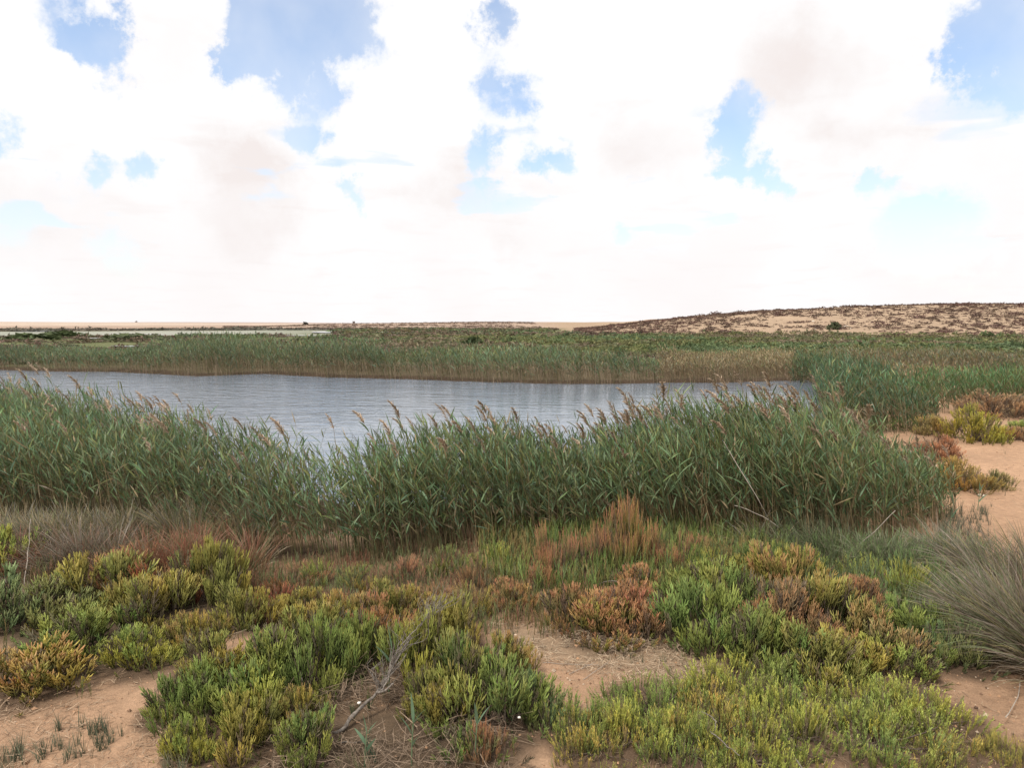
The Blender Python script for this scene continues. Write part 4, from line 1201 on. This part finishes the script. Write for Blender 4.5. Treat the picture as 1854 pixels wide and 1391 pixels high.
# straw, twigs and crumbs lying on the ground
def litter():
    acc = Acc()
    zones = [([(590, 1235), (760, 1215), (800, 1290), (760, 1345), (590, 1345)], 2600, (.04, .16), (.27, .195, .135), 2.2),
             ([(500, 1270), (900, 1250), (960, 1391), (900, 1480), (480, 1480)], 3400, (.04, .18), (.27, .195, .135), 1.7),
             ([(880, 1125), (1230, 1145), (1290, 1235), (1100, 1225), (920, 1190)], 2600, (.02, .08), (.50, .38, .26), .5),
             ([(-60, 1220), (330, 1210), (370, 1320), (320, 1450), (-60, 1450)], 1500, (.02, .09), (.42, .30, .20), .5),
             ([(920, 1180), (1560, 1240), (1860, 1200), (1880, 1450), (920, 1450)], 420, (.015, .07), (.40, .29, .19), .4),
             ([(540, 1080), (680, 1070), (700, 1150), (560, 1160)], 520, (.03, .10), (.42, .29, .20), .7),
             ([(380, 1140), (520, 1150), (500, 1240), (330, 1250)], 420, (.03, .12), (.38, .30, .21), .6),
             ([(1700, 800), (1880, 800), (1880, 930), (1700, 930)], 30, (.03, .12), (.45, .34, .23), .4),
             ([(0, 950), (640, 985), (640, 1010), (0, 1010)], 120, (.05, .3), (.33, .25, .16), .8),
             ([(640, 985), (1100, 965), (1500, 1000), (1700, 980), (1700, 1010), (640, 1015)], 120, (.05, .3), (.33, .25, .16), .8)]
    for pts, dens, ln, col, lift in zones:
        P = sample_poly(gpoly(pts), dens)
        P = P[(vnoise(P[:, 0], P[:, 1], .3) + vnoise(P[:, 0], P[:, 1], .09) * .5) > -.35]
        n = len(P)
        B = np.column_stack([P, ground_z(P[:, 0], P[:, 1]) + .003 + R.random(n) ** 3 * .06 * lift])
        th = math.pi / 2 + R.normal(-.03, .10 + .12 * lift, n)
        C = arcs(B, R.uniform(0, 6.3, n), th, th + R.normal(0, .25, n), R.uniform(*ln, n), 3)
        C[..., 0] += R.normal(0, .004, C.shape[:2])
        gz = ground_z(C[..., 0].ravel(), C[..., 1].ravel()).reshape(C.shape[:2])
        C[..., 2] = np.maximum(C[..., 2], gz + .002)
        sd_ = unit(np.cross(np.gradient(C, axis=1), np.array([0, 0, 1.0]) + R.normal(0, .4, (n, 1, 3))))
        V, F = strips(C, sd_, np.array([.8, 1, .6])[None] * R.uniform(.0007, .0021, (n, 1)))
        acc.add(V, F, np.repeat((np.array(col) * R.uniform(.45, 1.25, (n, 1)))[:, None], 6, 1))
    o = link('straw_litter', acc.mesh('straw_litter', M['dry']))
    tag(o, 'pale dry straw and stem bits strewn over the bare earth', 'litter', kind='stuff')
    acc = Acc()
    octv = np.array([[1, 0, 0], [-1, 0, 0], [0, 1, 0], [0, -1, 0], [0, 0, 1], [0, 0, -.6]], float)
    octf = np.array([[0, 2, 4], [2, 1, 4], [1, 3, 4], [3, 0, 4], [2, 0, 5], [1, 2, 5], [3, 1, 5], [0, 3, 5]])
    for pts, dens in [([(-60, 1220), (1880, 1180), (1880, 1450), (-60, 1450)], 240), ([(880, 1130), (1300, 1140), (1300, 1250), (930, 1290)], 420), ([(1690, 795), (1950, 795), (1950, 960), (1700, 940)], 90), ([(1560, 1230), (1880, 1180), (1880, 1391), (1750, 1391)], 420)]:
        P = sample_poly(gpoly(pts), dens)
        n = len(P)
        s = np.exp(R.normal(math.log(.0042), .55, n)); s = np.minimum(s, .018)
        B = np.column_stack([P, ground_z(P[:, 0], P[:, 1]) + s * .2])
        Vv = octv[None] * s[:, None, None] * R.uniform(.6, 1.3, (n, 6, 1))
        a = R.uniform(0, 6.3, n); ca, sa = np.cos(a)[:, None], np.sin(a)[:, None]
        Vr = np.stack([Vv[..., 0] * ca - Vv[..., 1] * sa, Vv[..., 0] * sa + Vv[..., 1] * ca, Vv[..., 2] * .75], -1) + B[:, None]
        base = np.where(R.random((n, 1)) < .7, np.array([[.42, .25, .145]]), np.array([[.20, .12, .075]]))
        base = np.where(R.random((n, 1)) < .12, np.array([[.60, .46, .33]]), base)
        acc.add(Vr, rep_faces(octf, n, 6), np.repeat((base * R.uniform(.7, 1.2, (n, 1)))[:, None], 6, 1))
    o = link('gravel', acc.mesh('gravel', M['rock'], smooth=False))
    tag(o, 'crumbs of earth and small grit on the sandy path', 'gravel', kind='stuff')
litter()
print('tris foreground', TRIS[0])

# ------------------------------------------------------------------ single things in the foreground
def tube_mesh(name, paths, mat, k=7):
    acc = Acc()
    for pts, rad in paths:
        pts = np.array(pts, float); rad = np.array(rad, float)
        n = len(pts); t = np.linspace(0, n - 1, (n - 1) * 4 + 1)
        # smooth line through the points
        def cr(a, t):
            i = np.minimum(t.astype(int), n - 2); f = (t - i)
            if a.ndim == 2: f = f[:, None]
            p0, p1, p2, p3 = a[np.maximum(i - 1, 0)], a[i], a[i + 1], a[np.minimum(i + 2, n - 1)]
            return .5 * (2 * p1 + (p2 - p0) * f + (2 * p0 - 5 * p1 + 4 * p2 - p3) * f ** 2 + (3 * p1 - p0 - 3 * p2 + p3) * f ** 3)
        C = cr(pts, t)[None]; rr_ = cr(rad, t)[None] * R.uniform(.85, 1.18, (1, len(t)))
        C = C + R.normal(0, .0022, C.shape)
        V, F = tubes(C, np.maximum(rr_, .0006), k)
        # close both ends
        nv = V.shape[1]
        caps = [[0, i + 1, i] for i in range(1, k - 1)] + [[nv - k, nv - k + i, nv - k + i + 1] for i in range(1, k - 1)]
        acc.add(V, np.concatenate([F, np.array(caps)]), np.tile([.4, .34, .28], (nv, 1))[None])
    return acc.mesh(name, mat)

def at3(px, py, z):
    p = gp(px, py, z)
    return np.array([p[0], p[1], z])

# dead branch of a bush: from the litter up to a brush of fine grey twigs
b0 = at3(600, 1328, .02)
main = [at3(596, 1330, .012), at3(620, 1322, .03), at3(640, 1295, .07), at3(668, 1270, .12), at3(690, 1245, .17), at3(712, 1205, .24), at3(735, 1170, .30), at3(765, 1130, .36), at3(790, 1100, .40)]
br = link('dead_branch', tube_mesh('dead_branch', [([p - b0 for p in main], [.006, .011, .0105, .009, .008, .0065, .005, .0035, .002])], M['wood']), None, tuple(b0))
tag(br, 'bleached grey dead branch slanting up from the straw to a brush of twigs', 'branch')
def sub(pts): return [np.array(p) - b0 for p in pts]
link('twig', tube_mesh('twig', [(sub([at3(680, 1257, .15), at3(700, 1250, .19), at3(712, 1238, .22)]), [.007, .006, .004])], M['wood']), br)
link('twig', tube_mesh('twig', [(sub([at3(690, 1252, .18), at3(702, 1232, .23), at3(706, 1210, .28), at3(708, 1195, .31)]), [.005, .004, .003, .002])], M['wood']), br)
link('twig', tube_mesh('twig', [(sub([at3(708, 1195, .27), at3(728, 1168, .34), at3(748, 1145, .39), at3(764, 1128, .43)]), [.004, .0035, .003, .002])], M['wood']), br)
bp = []
rg = np.random.default_rng(77)
for i in range(90):
    s = rg.uniform(.45, 1)
    u = s * (len(main) - 1); a0 = min(int(u), len(main) - 2)
    p = main[a0] * (1 - u + a0) + main[a0 + 1] * (u - a0)
    q = p + np.array([rg.normal(.03, .05), rg.normal(.05, .05), rg.uniform(.02, .11)])
    e = q + np.array([rg.normal(.02, .03), rg.normal(.03, .03), rg.uniform(.02, .07)])
    bp.append(([p - b0, q - b0, e - b0], [.0024, .0017, .0009]))
link('twig_brush', tube_mesh('twig_brush', bp, M['wood'], 3), br)

def stick(pts, rads, label, name='dry_twig', mat='wood', cat='twig', group=None):
    P = [at3(*p) for p in pts]
    o = link(name, tube_mesh(name, [([p - P[0] for p in P], rads)], M[mat], 5), None, tuple(P[0]))
    tag(o, label, cat, group)
stick([(578, 1232, .02), (580, 1205, .10), (590, 1185, .18), (600, 1165, .25), (598, 1140, .28)], [.005, .005, .005, .004, .003], 'curved grey dead stem in the green glasswort left of the dead branch')
stick([(535, 1275, .02), (546, 1262, .06), (548, 1235, .14), (540, 1205, .22)], [.007, .006, .005, .003], 'upright grey dead stem in the large green glasswort')
stick([(480, 1318, .02), (510, 1312, .06), (560, 1309, .05)], [.004, .003, .002], 'thin pale twig lying across the bright green glasswort')
stick([(610, 1347, .012), (640, 1344, .02), (680, 1348, .012)], [.003, .003, .002], 'pale curved straw lying on the litter below the dead branch')
stick([(560, 1391, .012), (585, 1360, .02), (600, 1335, .03)], [.004, .004, .003], 'long grey stem lying on the litter toward the foot of the dead branch')
stick([(805, 1391, .015), (812, 1370, .03), (818, 1350, .05)], [.003, .003, .002], 'pale short stem sticking out of the litter at the bottom edge')
stick([(1270, 1290, .16), (1290, 1300, .17), (1296, 1312, .16), (1290, 1330, .12)], [.003, .003, .003, .002], 'hooked grey twig poking out of the bottom carpet')
stick([(1285, 1325, .12), (1310, 1345, .14), (1340, 1370, .12)], [.004, .003, .002], 'grey twig lying in the yellowish seablite')
stick([(1440, 1375, .12), (1455, 1395, .13)], [.003, .002], 'short dead twig in the seablite at the bottom edge')
stick([(1080, 1060, .03), (1110, 1052, .12), (1135, 1068, .14)], [.004, .004, .003], 'arched grey dead stem in the orange glasswort group')
stick([(1160, 1078, .10), (1190, 1090, .12), (1205, 1110, .05)], [.005, .005, .004], 'grey crooked dead stem right of the orange glasswort group')
stick([(965, 1200, .008), (1030, 1203, .012), (1085, 1206, .008)], [.002, .002, .0015], 'long pale straw lying flat on the central bare patch', 'dry_straw', 'dry', 'straw')
stick([(1055, 1232, .008), (1080, 1215, .012), (1102, 1198, .010)], [.002, .002, .0015], 'pale straw slanting across the right of the bare patch', 'dry_straw', 'dry', 'straw')
stick([(1030, 1222, .008), (1060, 1208, .012), (1078, 1200, .008)], [.002, .002, .0012], 'short pale straw crossing the long one on the bare patch', 'dry_straw', 'dry', 'straw')
stick([(1822, 1300, .008), (1842, 1262, .015), (1846, 1235, .03)], [.003, .003, .0025, .002], 'pale bent straw hanging from the huge grey tussock on to the path', 'dry_straw', 'dry', 'straw')
stick([(648, 960, .02), (690, 920, .30), (724, 888, .55)], [.004, .004, .003], 'pale broken reed stem slanting across the left end of the middle bed', 'broken_reed', 'dry', 'reed')
stick([(535, 913, .45), (555, 922, .40), (570, 930, .36)], [.004, .004, .004], 'short pale broken reed caught in the dark gap of the left bed', 'broken_reed', 'dry', 'reed')
stick([(45, 1060, .02), (50, 1000, .25), (56, 940, .52)], [.004, .004, .003], 'lone dry reed stem standing in the red seepweed at the left', 'broken_reed', 'dry', 'reed')
stick([(1520, 1010, .02), (1570, 975, .25), (1620, 925, .52)], [.004, .004, .003], 'pale broken reed leaning right at the foot of the tall clump', 'broken_reed', 'dry', 'reed')
stick([(1310, 800, 1.05), (1370, 900, .6), (1410, 975, .1)], [.003, .004, .004], 'long tan stem slanting down through the tall right clump', 'broken_reed', 'dry', 'reed')
stick([(1330, 915, .45), (1380, 935, .36), (1410, 955, .26)], [.004, .004, .004], 'broken tan stem lying across the front of the tall clump', 'broken_reed', 'dry', 'reed')
stick([(1375, 965, .15), (1395, 925, .35), (1410, 900, .48)], [.004, .004, .003], 'short tan stem crossing the broken one in the tall clump', 'broken_reed', 'dry', 'reed')

# white snail shell on the branch
def snail(px, py, z, r, label, grp=None):
    acc = Acc()
    n = 46
    t = np.linspace(0, 1, n)
    a = t * 2 * math.pi * 2.6
    rad = r * .62 * (1 - t) ** .9 + r * .05
    C = np.stack([np.cos(a) * rad * .9, np.sin(a) * rad * .9, r * (.25 + .75 * t) * .9], 1)
    V, F = tubes(C[None], (r * .52 * (1 - t) ** .8 + r * .08)[None], 10)
    col = np.array([.78, .74, .66])
    acc.add(V, F, np.tile(col, (n * 10, 1))[None])
    p = at3(px, py, z)
    o = link('snail_shell', acc.mesh('snail_shell', M['shell']), None, tuple(p))
    tag(o, label, 'snail shell', grp)
M['shell'] = attr_mat('snail_shell', 0.4, 0.0, 0.4, .08, 200)
snail(650, 1275, .135, .0105, 'white round snail shell stuck on the dead branch')
snail(940, 1301, .22, .008, 'tiny white snail shell in the green glasswort left of the bare patch')
snail(905, 1052, .12, .007, 'tiny white snail shell low in the green cover before the reeds')

# young reed shoots standing by themselves
def shoot_reed(px, py, h, rz, label, seed):
    rg = np.random.default_rng(seed)
    p = gp(px, py)
    root = link('reed_shoot', None, None, (p[0], p[1], float(ground_z(p[0], p[1])[0]) - .01), rz)
    root.empty_display_size = .05
    tag(root, label, 'reed')
    C = arcs(np.zeros((1, 3)), np.array([0.]), np.array([.03]), np.array([.12]), np.array([h * .72]), 5)
    a = Acc(); V, F = tubes(C, np.linspace(.0045, .003, 5)[None], 6)
    a.add(V, F, np.tile([.20, .27, .15], (30, 1))[None])
    link('stem', a.mesh('stem', M['blade']), root)
    for j in range(4):
        s = [.45, .7, .95, 1.0][j]; u = s * 4; a0 = min(int(u), 3)
        bp_ = C[0, a0] * (1 - u + a0) + C[0, a0 + 1] * (u - a0)
        CL = arcs(bp_[None], np.array([j * math.pi + rg.normal(0, .3)]), np.array([.5 if j < 3 else .1]), np.array([.9 if j < 3 else .25]), np.array([h * rg.uniform(.3, .42)]), 6)
        d = np.gradient(CL, axis=1); sd_ = unit(np.cross(d, np.array([0, 0, 1.0]))); nn = unit(np.cross(sd_, d)); tw = rg.normal(0, .6)
        V, F = strips(CL, sd_ * math.cos(tw) + nn * math.sin(tw), np.array([[.5, 1, .95, .8, .5, .03]]) * .0085)
        a = Acc(); a.add(V, F, np.tile(np.array([.14, .22, .13]) * rg.uniform(.85, 1.15), (12, 1))[None])
        link('leaf', a.mesh('leaf', M['blade']), root)
shoot_reed(258, 1125, .52, .3, 'single teal young reed shoot standing in front of the dark red glasswort', 1)
shoot_reed(614, 1165, .38, .5, 'young reed shoot with spread leaves behind the curved dead stem', 2)
shoot_reed(704, 1265, .40, .2, 'young reed shoot with two wide leaves beside the forked dead branch', 3)
shoot_reed(860, 1391, .30, .9, 'young reed shoot at the bottom edge in front of the straw litter', 4)
shoot_reed(745, 1391, .34, -.7, 'bluish young reed shoot in the straw below the dead branch', 5)
shoot_reed(660, 1391, .26, .1, 'short young reed shoot at the bottom edge left of the bluish one', 6)
shoot_reed(1720, 960, .42, .2, 'young reed at the right end of the tall clump, in front of the golden bush', 7)
shoot_reed(1770, 925, .34, .2, 'small pale reed on the sand in front of the golden brown bush', 8)

# fallen stones and the pale one beside the golden bush
def stone(px, py, r, z, label, col, seed, name='stone', grp=None, xy=None):
    rg = np.random.default_rng(seed)
    import bmesh
    bm = bmesh.new()
    bmesh.ops.create_icosphere(bm, subdivisions=2, radius=1)
    ph = rg.uniform(0, 6, 6)
    for v in bm.verts:
        c = v.co
        k = 1 + .18 * math.sin(2.3 * c.x + ph[0]) + .15 * math.sin(2.9 * c.y + ph[1]) + .1 * math.sin(4.1 * c.z + ph[2])
        v.co = Vector((c.x * k * 1.2, c.y * k, c.z * k * .6)) * r
    me = bpy.data.meshes.new(name); bm.to_mesh(me); bm.free()
    at = me.attributes.new('data', 'FLOAT_COLOR', 'POINT')
    at.data.foreach_set('color', np.tile(np.array([*col, 1], np.float32), len(me.vertices)))
    me.materials.append(M['rock'])
    p = gp(px, py) if xy is None else xy
    o = link(name, me, None, (p[0], p[1], float(ground_z(p[0], p[1])[0]) + z), rg.uniform(0, 6))
    tag(o, label, 'stone', grp)
stone(1777, 896, .04, .008, 'flat pale stone lying on the sand beside the golden brown bush', (.6, .5, .4), 1)
stone(1768, 1270, .012, .004, 'dark pebble on the sandy path at the right', (.10, .06, .04), 2)
stone(1752, 1290, .012, .004, 'dark crumb on the path just left of the seablite', (.13, .08, .05), 3)
stone(1800, 1291, .009, .003, 'small brown pebble on the path near the grey tussock', (.2, .12, .08), 4)

# ------------------------------------------------------------------ scrub of the marsh behind the reeds
def tuft_kit(seed, n=26, up=.65, fl=(.22, .42)):
    """a little dome of leaf flecks, unit radius"""
    rg = np.random.default_rng(seed)
    a = rg.uniform(0, 6.3, n); e = np.arccos(rg.uniform(0.02, 1, n)); r = rg.uniform(.45, 1, n)
    c = np.stack([np.cos(a) * np.sin(e) * r, np.sin(a) * np.sin(e) * r, np.cos(e) * r * up], 1)
    V, T = [], []
    d1 = unit(rg.normal(0, 1, (n, 3)) * [1, 1, .8] + [0, 0, .7]); d2 = unit(np.cross(d1, rg.normal(0, 1, (n, 3))))
    s = rg.uniform(*fl, (n, 1))
    V = np.stack([c - d1 * s * .3 - d2 * s * .5, c - d1 * s * .3 + d2 * s * .5, c + d1 * s], 1).reshape(-1, 3)
    V[:, 2] = np.maximum(V[:, 2], -.05)
    T = np.arange(3 * n).reshape(-1, 3)
    return V, T
TK = [tuft_kit(i, 20, .65, (.2, .38)) for i in range(8)]
TKS = [tuft_kit(40 + i, 12, .6, (.3, .5)) for i in range(6)]
def tufts(acc, P, r, h, col, rng, kit=None):
    TK_ = kit or TK
    w = rng.integers(0, len(TK_), len(P)); a = rng.uniform(0, 6.3, len(P))
    z = ground_z(P[:, 0], P[:, 1])
    for k, (V, T) in enumerate(TK_):
        i = np.where(w == k)[0]
        if not len(i): continue
        ca, sa = np.cos(a[i])[:, None], np.sin(a[i])[:, None]
        X = np.stack([(V[:, 0] * ca - V[:, 1] * sa) * r[i, None] + P[i, 0, None], (V[:, 0] * sa + V[:, 1] * ca) * r[i, None] + P[i, 1, None], V[None, :, 2] * h[i, None] + z[i, None]], -1)
        cc = np.repeat(col[i, None] * np.ones((1, len(V), 1)), 1, 1) * np.repeat(rng.uniform(.7, 1.3, (len(i), len(V) // 3, 1)), 3, 1)
        acc.add(X, rep_faces(T, len(i), len(V)), cc)

def scrub():
    acc = Acc()
    def field(d0, d1, a0, a1, n, r, h, pal, thr=-2, sc=6.0, hue=9.0, kit=None):
        az = np.radians(R.uniform(a0, a1, n)); d = np.sqrt(R.uniform(d0 ** 2, d1 ** 2, n))
        P = np.stack([np.sin(az) * d, np.cos(az) * d], 1)
        k = (vnoise(P[:, 0], P[:, 1], sc) + .4 * vnoise(P[:, 0], P[:, 1], sc * .3)) > thr
        P = P[k]
        hill_front = P[:, 1] < np.interp(P[:, 0], [10, 40, 70, 140], [140, 118, 104, 98])
        P = P[hill_front | (P[:, 0] < 12)]
        n = len(P)
        pal = np.array(pal)
        q = np.clip((vnoise(P[:, 0] * .6 + 77, P[:, 1], hue) + 1) / 2 * 1.1 - .05 + R.normal(0, .13, n), 0, .999)
        c = pal[(q * len(pal)).astype(int)] * R.uniform(.7, 1.25, (n, 1))
        tufts(acc, P, R.uniform(*r, n), R.uniform(*h, n) * (1 + .5 * vnoise(P[:, 0], P[:, 1], 4)), c, R, kit)
    G = [(1.28 * w_[0], 1.22 * w_[1], 1.42 * w_[2]) for w_ in [(.095, .125, .055), (.11, .145, .06), (.13, .14, .055), (.15, .14, .06), (.16, .125, .075), (.10, .12, .06)]]
    BR = [(1.28 * w_[0], 1.22 * w_[1], 1.42 * w_[2]) for w_ in [(.15, .12, .07), (.13, .13, .065), (.17, .12, .08), (.11, .12, .06), (.14, .10, .07)]]
    GG = [(1.28 * w_[0], 1.22 * w_[1], 1.42 * w_[2]) for w_ in [(.10, .14, .06), (.115, .155, .06), (.14, .155, .055), (.15, .15, .06), (.12, .13, .06), (.17, .14, .08)]]
    field(45, 58, -42, -12, 1100, (.3, .75), (.25, .55), G, -1.0)
    field(56, 78, -42, -10, 1300, (.5, 1.2), (.25, .6), BR, -.15, 7)
    field(76, 132, -42, -8, 1700, (.7, 1.7), (.35, .9), BR + G[:2], -.05, 10)
    field(40, 62, -12, 8, 1500, (.3, .8), (.25, .5), GG, -1.2)
    field(62, 105, -12, 8, 2000, (.5, 1.2), (.3, .7), GG, -.7)
    field(105, 230, -14, 8, 2200, (1.0, 2.4), (.4, 1.0), G + BR, -.3, 16)
    field(38, 62, 8, 42, 1900, (.3, .8), (.25, .5), GG + [(.16, .12, .09)], -1.2)
    field(62, 128, 8, 44, 3600, (.5, 1.2), (.3, .75), GG, -1.0)
    field(232, 262, -44, -4, 700, (1.5, 4.0), (.5, 1.3), [(.15, .14, .105), (.19, .16, .125)], -.3, 20)
    field(255, 420, -22, 12, 4200, (.6, 1.7), (.3, .7), [(.24, .175, .145), (.22, .165, .125), (.27, .20, .155)], -.5, 30, kit=TKS)
    field(250, 300, -40, -14, 500, (.8, 2.4), (.3, .8), [(.22, .17, .14), (.2, .16, .125)], -.3, 30, kit=TKS)
    o = link('marsh_scrub', acc.mesh('marsh_scrub', M['far']))
    tag(o, 'low green and brown scrub covering the flats between the reed belt and the hill', 'scrub', kind='stuff')
scrub()

# bushes of the sandy hill: the largest singly, the rest as one carpet
def hill_bushes():
    n = 34000
    x = R.uniform(8, 230, n); y = R.uniform(92, 250, n)
    P = np.stack([x, y], 1)
    c = vnoise(x * 1.0, y * .55, 9) * .7 + vnoise(x, y, 3.5) * .35 + R.normal(0, .18, n)
    y0 = np.interp(x, [10, 40, 70, 140], [128, 108, 98, 92])
    px = px_of(P)
    zz = ground_z(x, y)
    el = np.degrees(np.arctan2(zz - CAMZ, np.hypot(x, y)))
    py = H0 / 2 - FPX * np.tan(np.radians(el) + PITCH)
    keep = (y > y0 - 6) & (c > np.interp(px, [1080, 1200, 1300, 1450, 1600, 1750, 1854], [-1.2, -1.0, -.62, -.3, -.32, -.6, -.68])) & (px < 1960) & (px > 1040)
    keep &= ~((np.abs(px - 1535) < 45) & (np.abs(py - 603) < 7))
    P, x, y, px, py = P[keep], x[keep], y[keep], px[keep], py[keep]
    r = np.exp(R.normal(math.log(.40), .42, len(P)))
    d = np.hypot(x, y)
    show = (px < 1870) & (px > 1050)
    order = np.argsort(-(r / d) * show)
    big, rest = order[:290], order[290:]
    pal = np.array([(.135, .082, .068), (.16, .095, .08), (.13, .09, .07), (.155, .11, .08)])
    acc = Acc()
    tufts(acc, P[rest], r[rest], r[rest] * R.uniform(.5, .85, len(rest)), pal[R.integers(0, 4, len(rest))] * R.uniform(.75, 1.25, (len(rest), 1)), R, TKS)
    o = link('hill_scrub', acc.mesh('hill_scrub', M['far']))
    tag(o, 'smaller dark brown bushes dotting the sandy hillside', 'scrub', kind='stuff')
    kits = []
    for i in range(8):
        V, T = tuft_kit(500 + i, 70, .75, (.14, .26))
        kits.append(make_mesh('hill_bush', V, T, {'data': np.repeat(pal[i % 4] * R.uniform(.7, 1.3, (len(T), 1)), 3, 0)}, M['far']))
    q1, q2 = np.quantile(r[big], [.33, .67])
    gz = ground_z(P[big, 0], P[big, 1])
    for j, (b, z) in enumerate(zip(big, gz)):
        o = link('hill_bush', kits[R.integers(8)], None, (P[b, 0], P[b, 1], float(z) - .02), R.uniform(0, 6.3), (r[b] * R.uniform(1, 1.5), r[b], r[b] * R.uniform(.5, .75)))
        q = px[b]
        side = 'left' if q < 1330 else ('middle' if q < 1600 else 'right')
        el = (P[b, 1] - 96) / 88
        row = 'at the foot' if el < .2 else ('low down' if el < .45 else ('high up' if el < .8 else 'along the crest'))
        sz = 'broad' if r[b] > q2 else ('small' if r[b] < q1 else 'middling')
        tag(o, '%s purplish brown low bush %s on the %s part of the sandy hill' % (sz, row, side), 'bush', '%s bushes %s on the %s part of the hill' % (sz, row, side))
    print('hill', len(big), len(rest))
hill_bushes()

def far_bush(px, py, d, w, h, col, label, name='far_bush', cat='bush', n=90):
    """a bush of its own at distance d, seen at a pixel column"""
    a = pdir(px, 585)
    x, y = a[0] / a[1] * d, d
    V, T = tuft_kit(int(px + py), n, 1.0)
    me = make_mesh(name, V * [w / 2, w / 2, h], T, {'data': np.repeat(np.array(col) * R.uniform(.7, 1.3, (len(T), 1)), 3, 0)}, M['far'])
    o = link(name, me, None, (x, y, float(ground_z(x, y)[0]) - .03))
    tag(o, label, cat)
def hill_xy(px, py):
    """where the line of sight through a pixel meets the slope"""
    d = pdir(px, py)
    for t in np.arange(60, 400, .5):
        p = d * t
        if p[2] + CAMZ <= ground_z(p[0], p[1])[0]:
            return p[:2]
    return (d * 150)[:2]
q = hill_xy(1510, 597)
V, T = tuft_kit(900, 160, 1.0)
o = link('hill_shrub', make_mesh('hill_shrub', V * [1.3, 1.0, 1.3], T, {'data': np.repeat(np.array([.075, .085, .045]) * R.uniform(.7, 1.3, (len(T), 1)), 3, 0)}, M['far']), None, (q[0], q[1], float(ground_z(*q)[0]) - .05))
tag(o, 'large dark green shrub alone among the brown bushes half way up the hill', 'shrub')
for i, (sx, sy, r, lab) in enumerate([(1526, 594, .28, 'pale stone right of the dark green hill shrub'), (1533, 592, .34, 'largest pale stone beside the dark green hill shrub'), (1540, 596, .22, 'small pale stone on the bare sand below the hill shrub'), (1476, 597, .2, 'pale stone left of the dark green hill shrub'), (1472, 583, .25, 'pale stone high on the slope above the dark green shrub')]):
    stone(0, 0, r, r * .2, lab, (.62, .54, .44), 40 + i, xy=hill_xy(sx, sy))
far_bush(1537, 560, 186, .5, 1.0, (.16, .12, .10), 'tiny dark upright bush alone on the crest of the sandy hill')
far_bush(1790, 612, 102, 2.6, .9, (.09, .115, .05), 'wide dark green bush at the foot of the hill near the right edge')
far_bush(1160, 600, 120, 1.1, .9, (.08, .075, .055), 'dark round bush at the left foot of the sandy hill')
far_bush(553, 588, 470, 4.2, 1.9, (.075, .068, .055), 'dark flat-topped bush on the far flat below the horizon', n=140)
far_bush(176, 600, 212, 3.0, .9, (.07, .065, .05), 'small dark bush standing in the pale far lagoon')
far_bush(247, 583, 900, 3.0, 2.2, (.2, .18, .17), 'tiny grey bush on the crest of the far dune')
far_bush(856, 622, 66, 2.2, .9, (.075, .10, .045), 'dark green bush rising from the green flats behind the reed belt')
far_bush(925, 618, 78, 1.5, .7, (.085, .115, .05), 'green bush right of the dark one behind the reed belt')
far_bush(60, 607, 95, 7.0, .9, (.10, .125, .055), 'broad green mound of scrub at the far left beyond the reeds', n=300)
far_bush(110, 605, 105, 6.5, 1.1, (.10, .125, .055), 'highest green mound of scrub right of the broad one at the far left', n=300)
far_bush(230, 612, 95, 7.0, .8, (.11, .13, .06), 'long low green mound beyond the reeds, left of the muddy pools', n=300)
# little hut on the ridge
def hut():
    a = pdir(640.5, 585); d = 430
    x, y = a[0] / a[1] * d, d
    z = float(ground_z(x, y)[0])
    root = link('hut', None, None, (x, y, z - .1), .25)
    tag(root, 'tiny grey hut alone on the low ridge at the horizon', 'hut')
    import bmesh
    def box(name, sx, sy, z0, z1, mat, bev=.04):
        bm = bmesh.new()
        bmesh.ops.create_cube(bm, size=1)
        for v in bm.verts: v.co = Vector((v.co.x * sx, v.co.y * sy, z0 if v.co.z < 0 else z1))
        bmesh.ops.bevel(bm, geom=bm.edges[:], offset=bev, segments=1, affect='EDGES')
        me = bpy.data.meshes.new(name); bm.to_mesh(me); bm.free()
        me.materials.append(mat)
        return link(name, me, root)
    m1, T1 = new_mat('hut_wall'); leafy_shader(T1, (.16, .14, .13, 1), .9, 0)
    m2, T2 = new_mat('hut_roof'); leafy_shader(T2, (.36, .34, .33, 1), .9, 0)
    box('wall', 1.4, 1.4, 0, 1.25, m1)
    box('roof', 1.7, 1.7, 1.253, 1.5, m2)
hut()
print('tris total', TRIS[0])
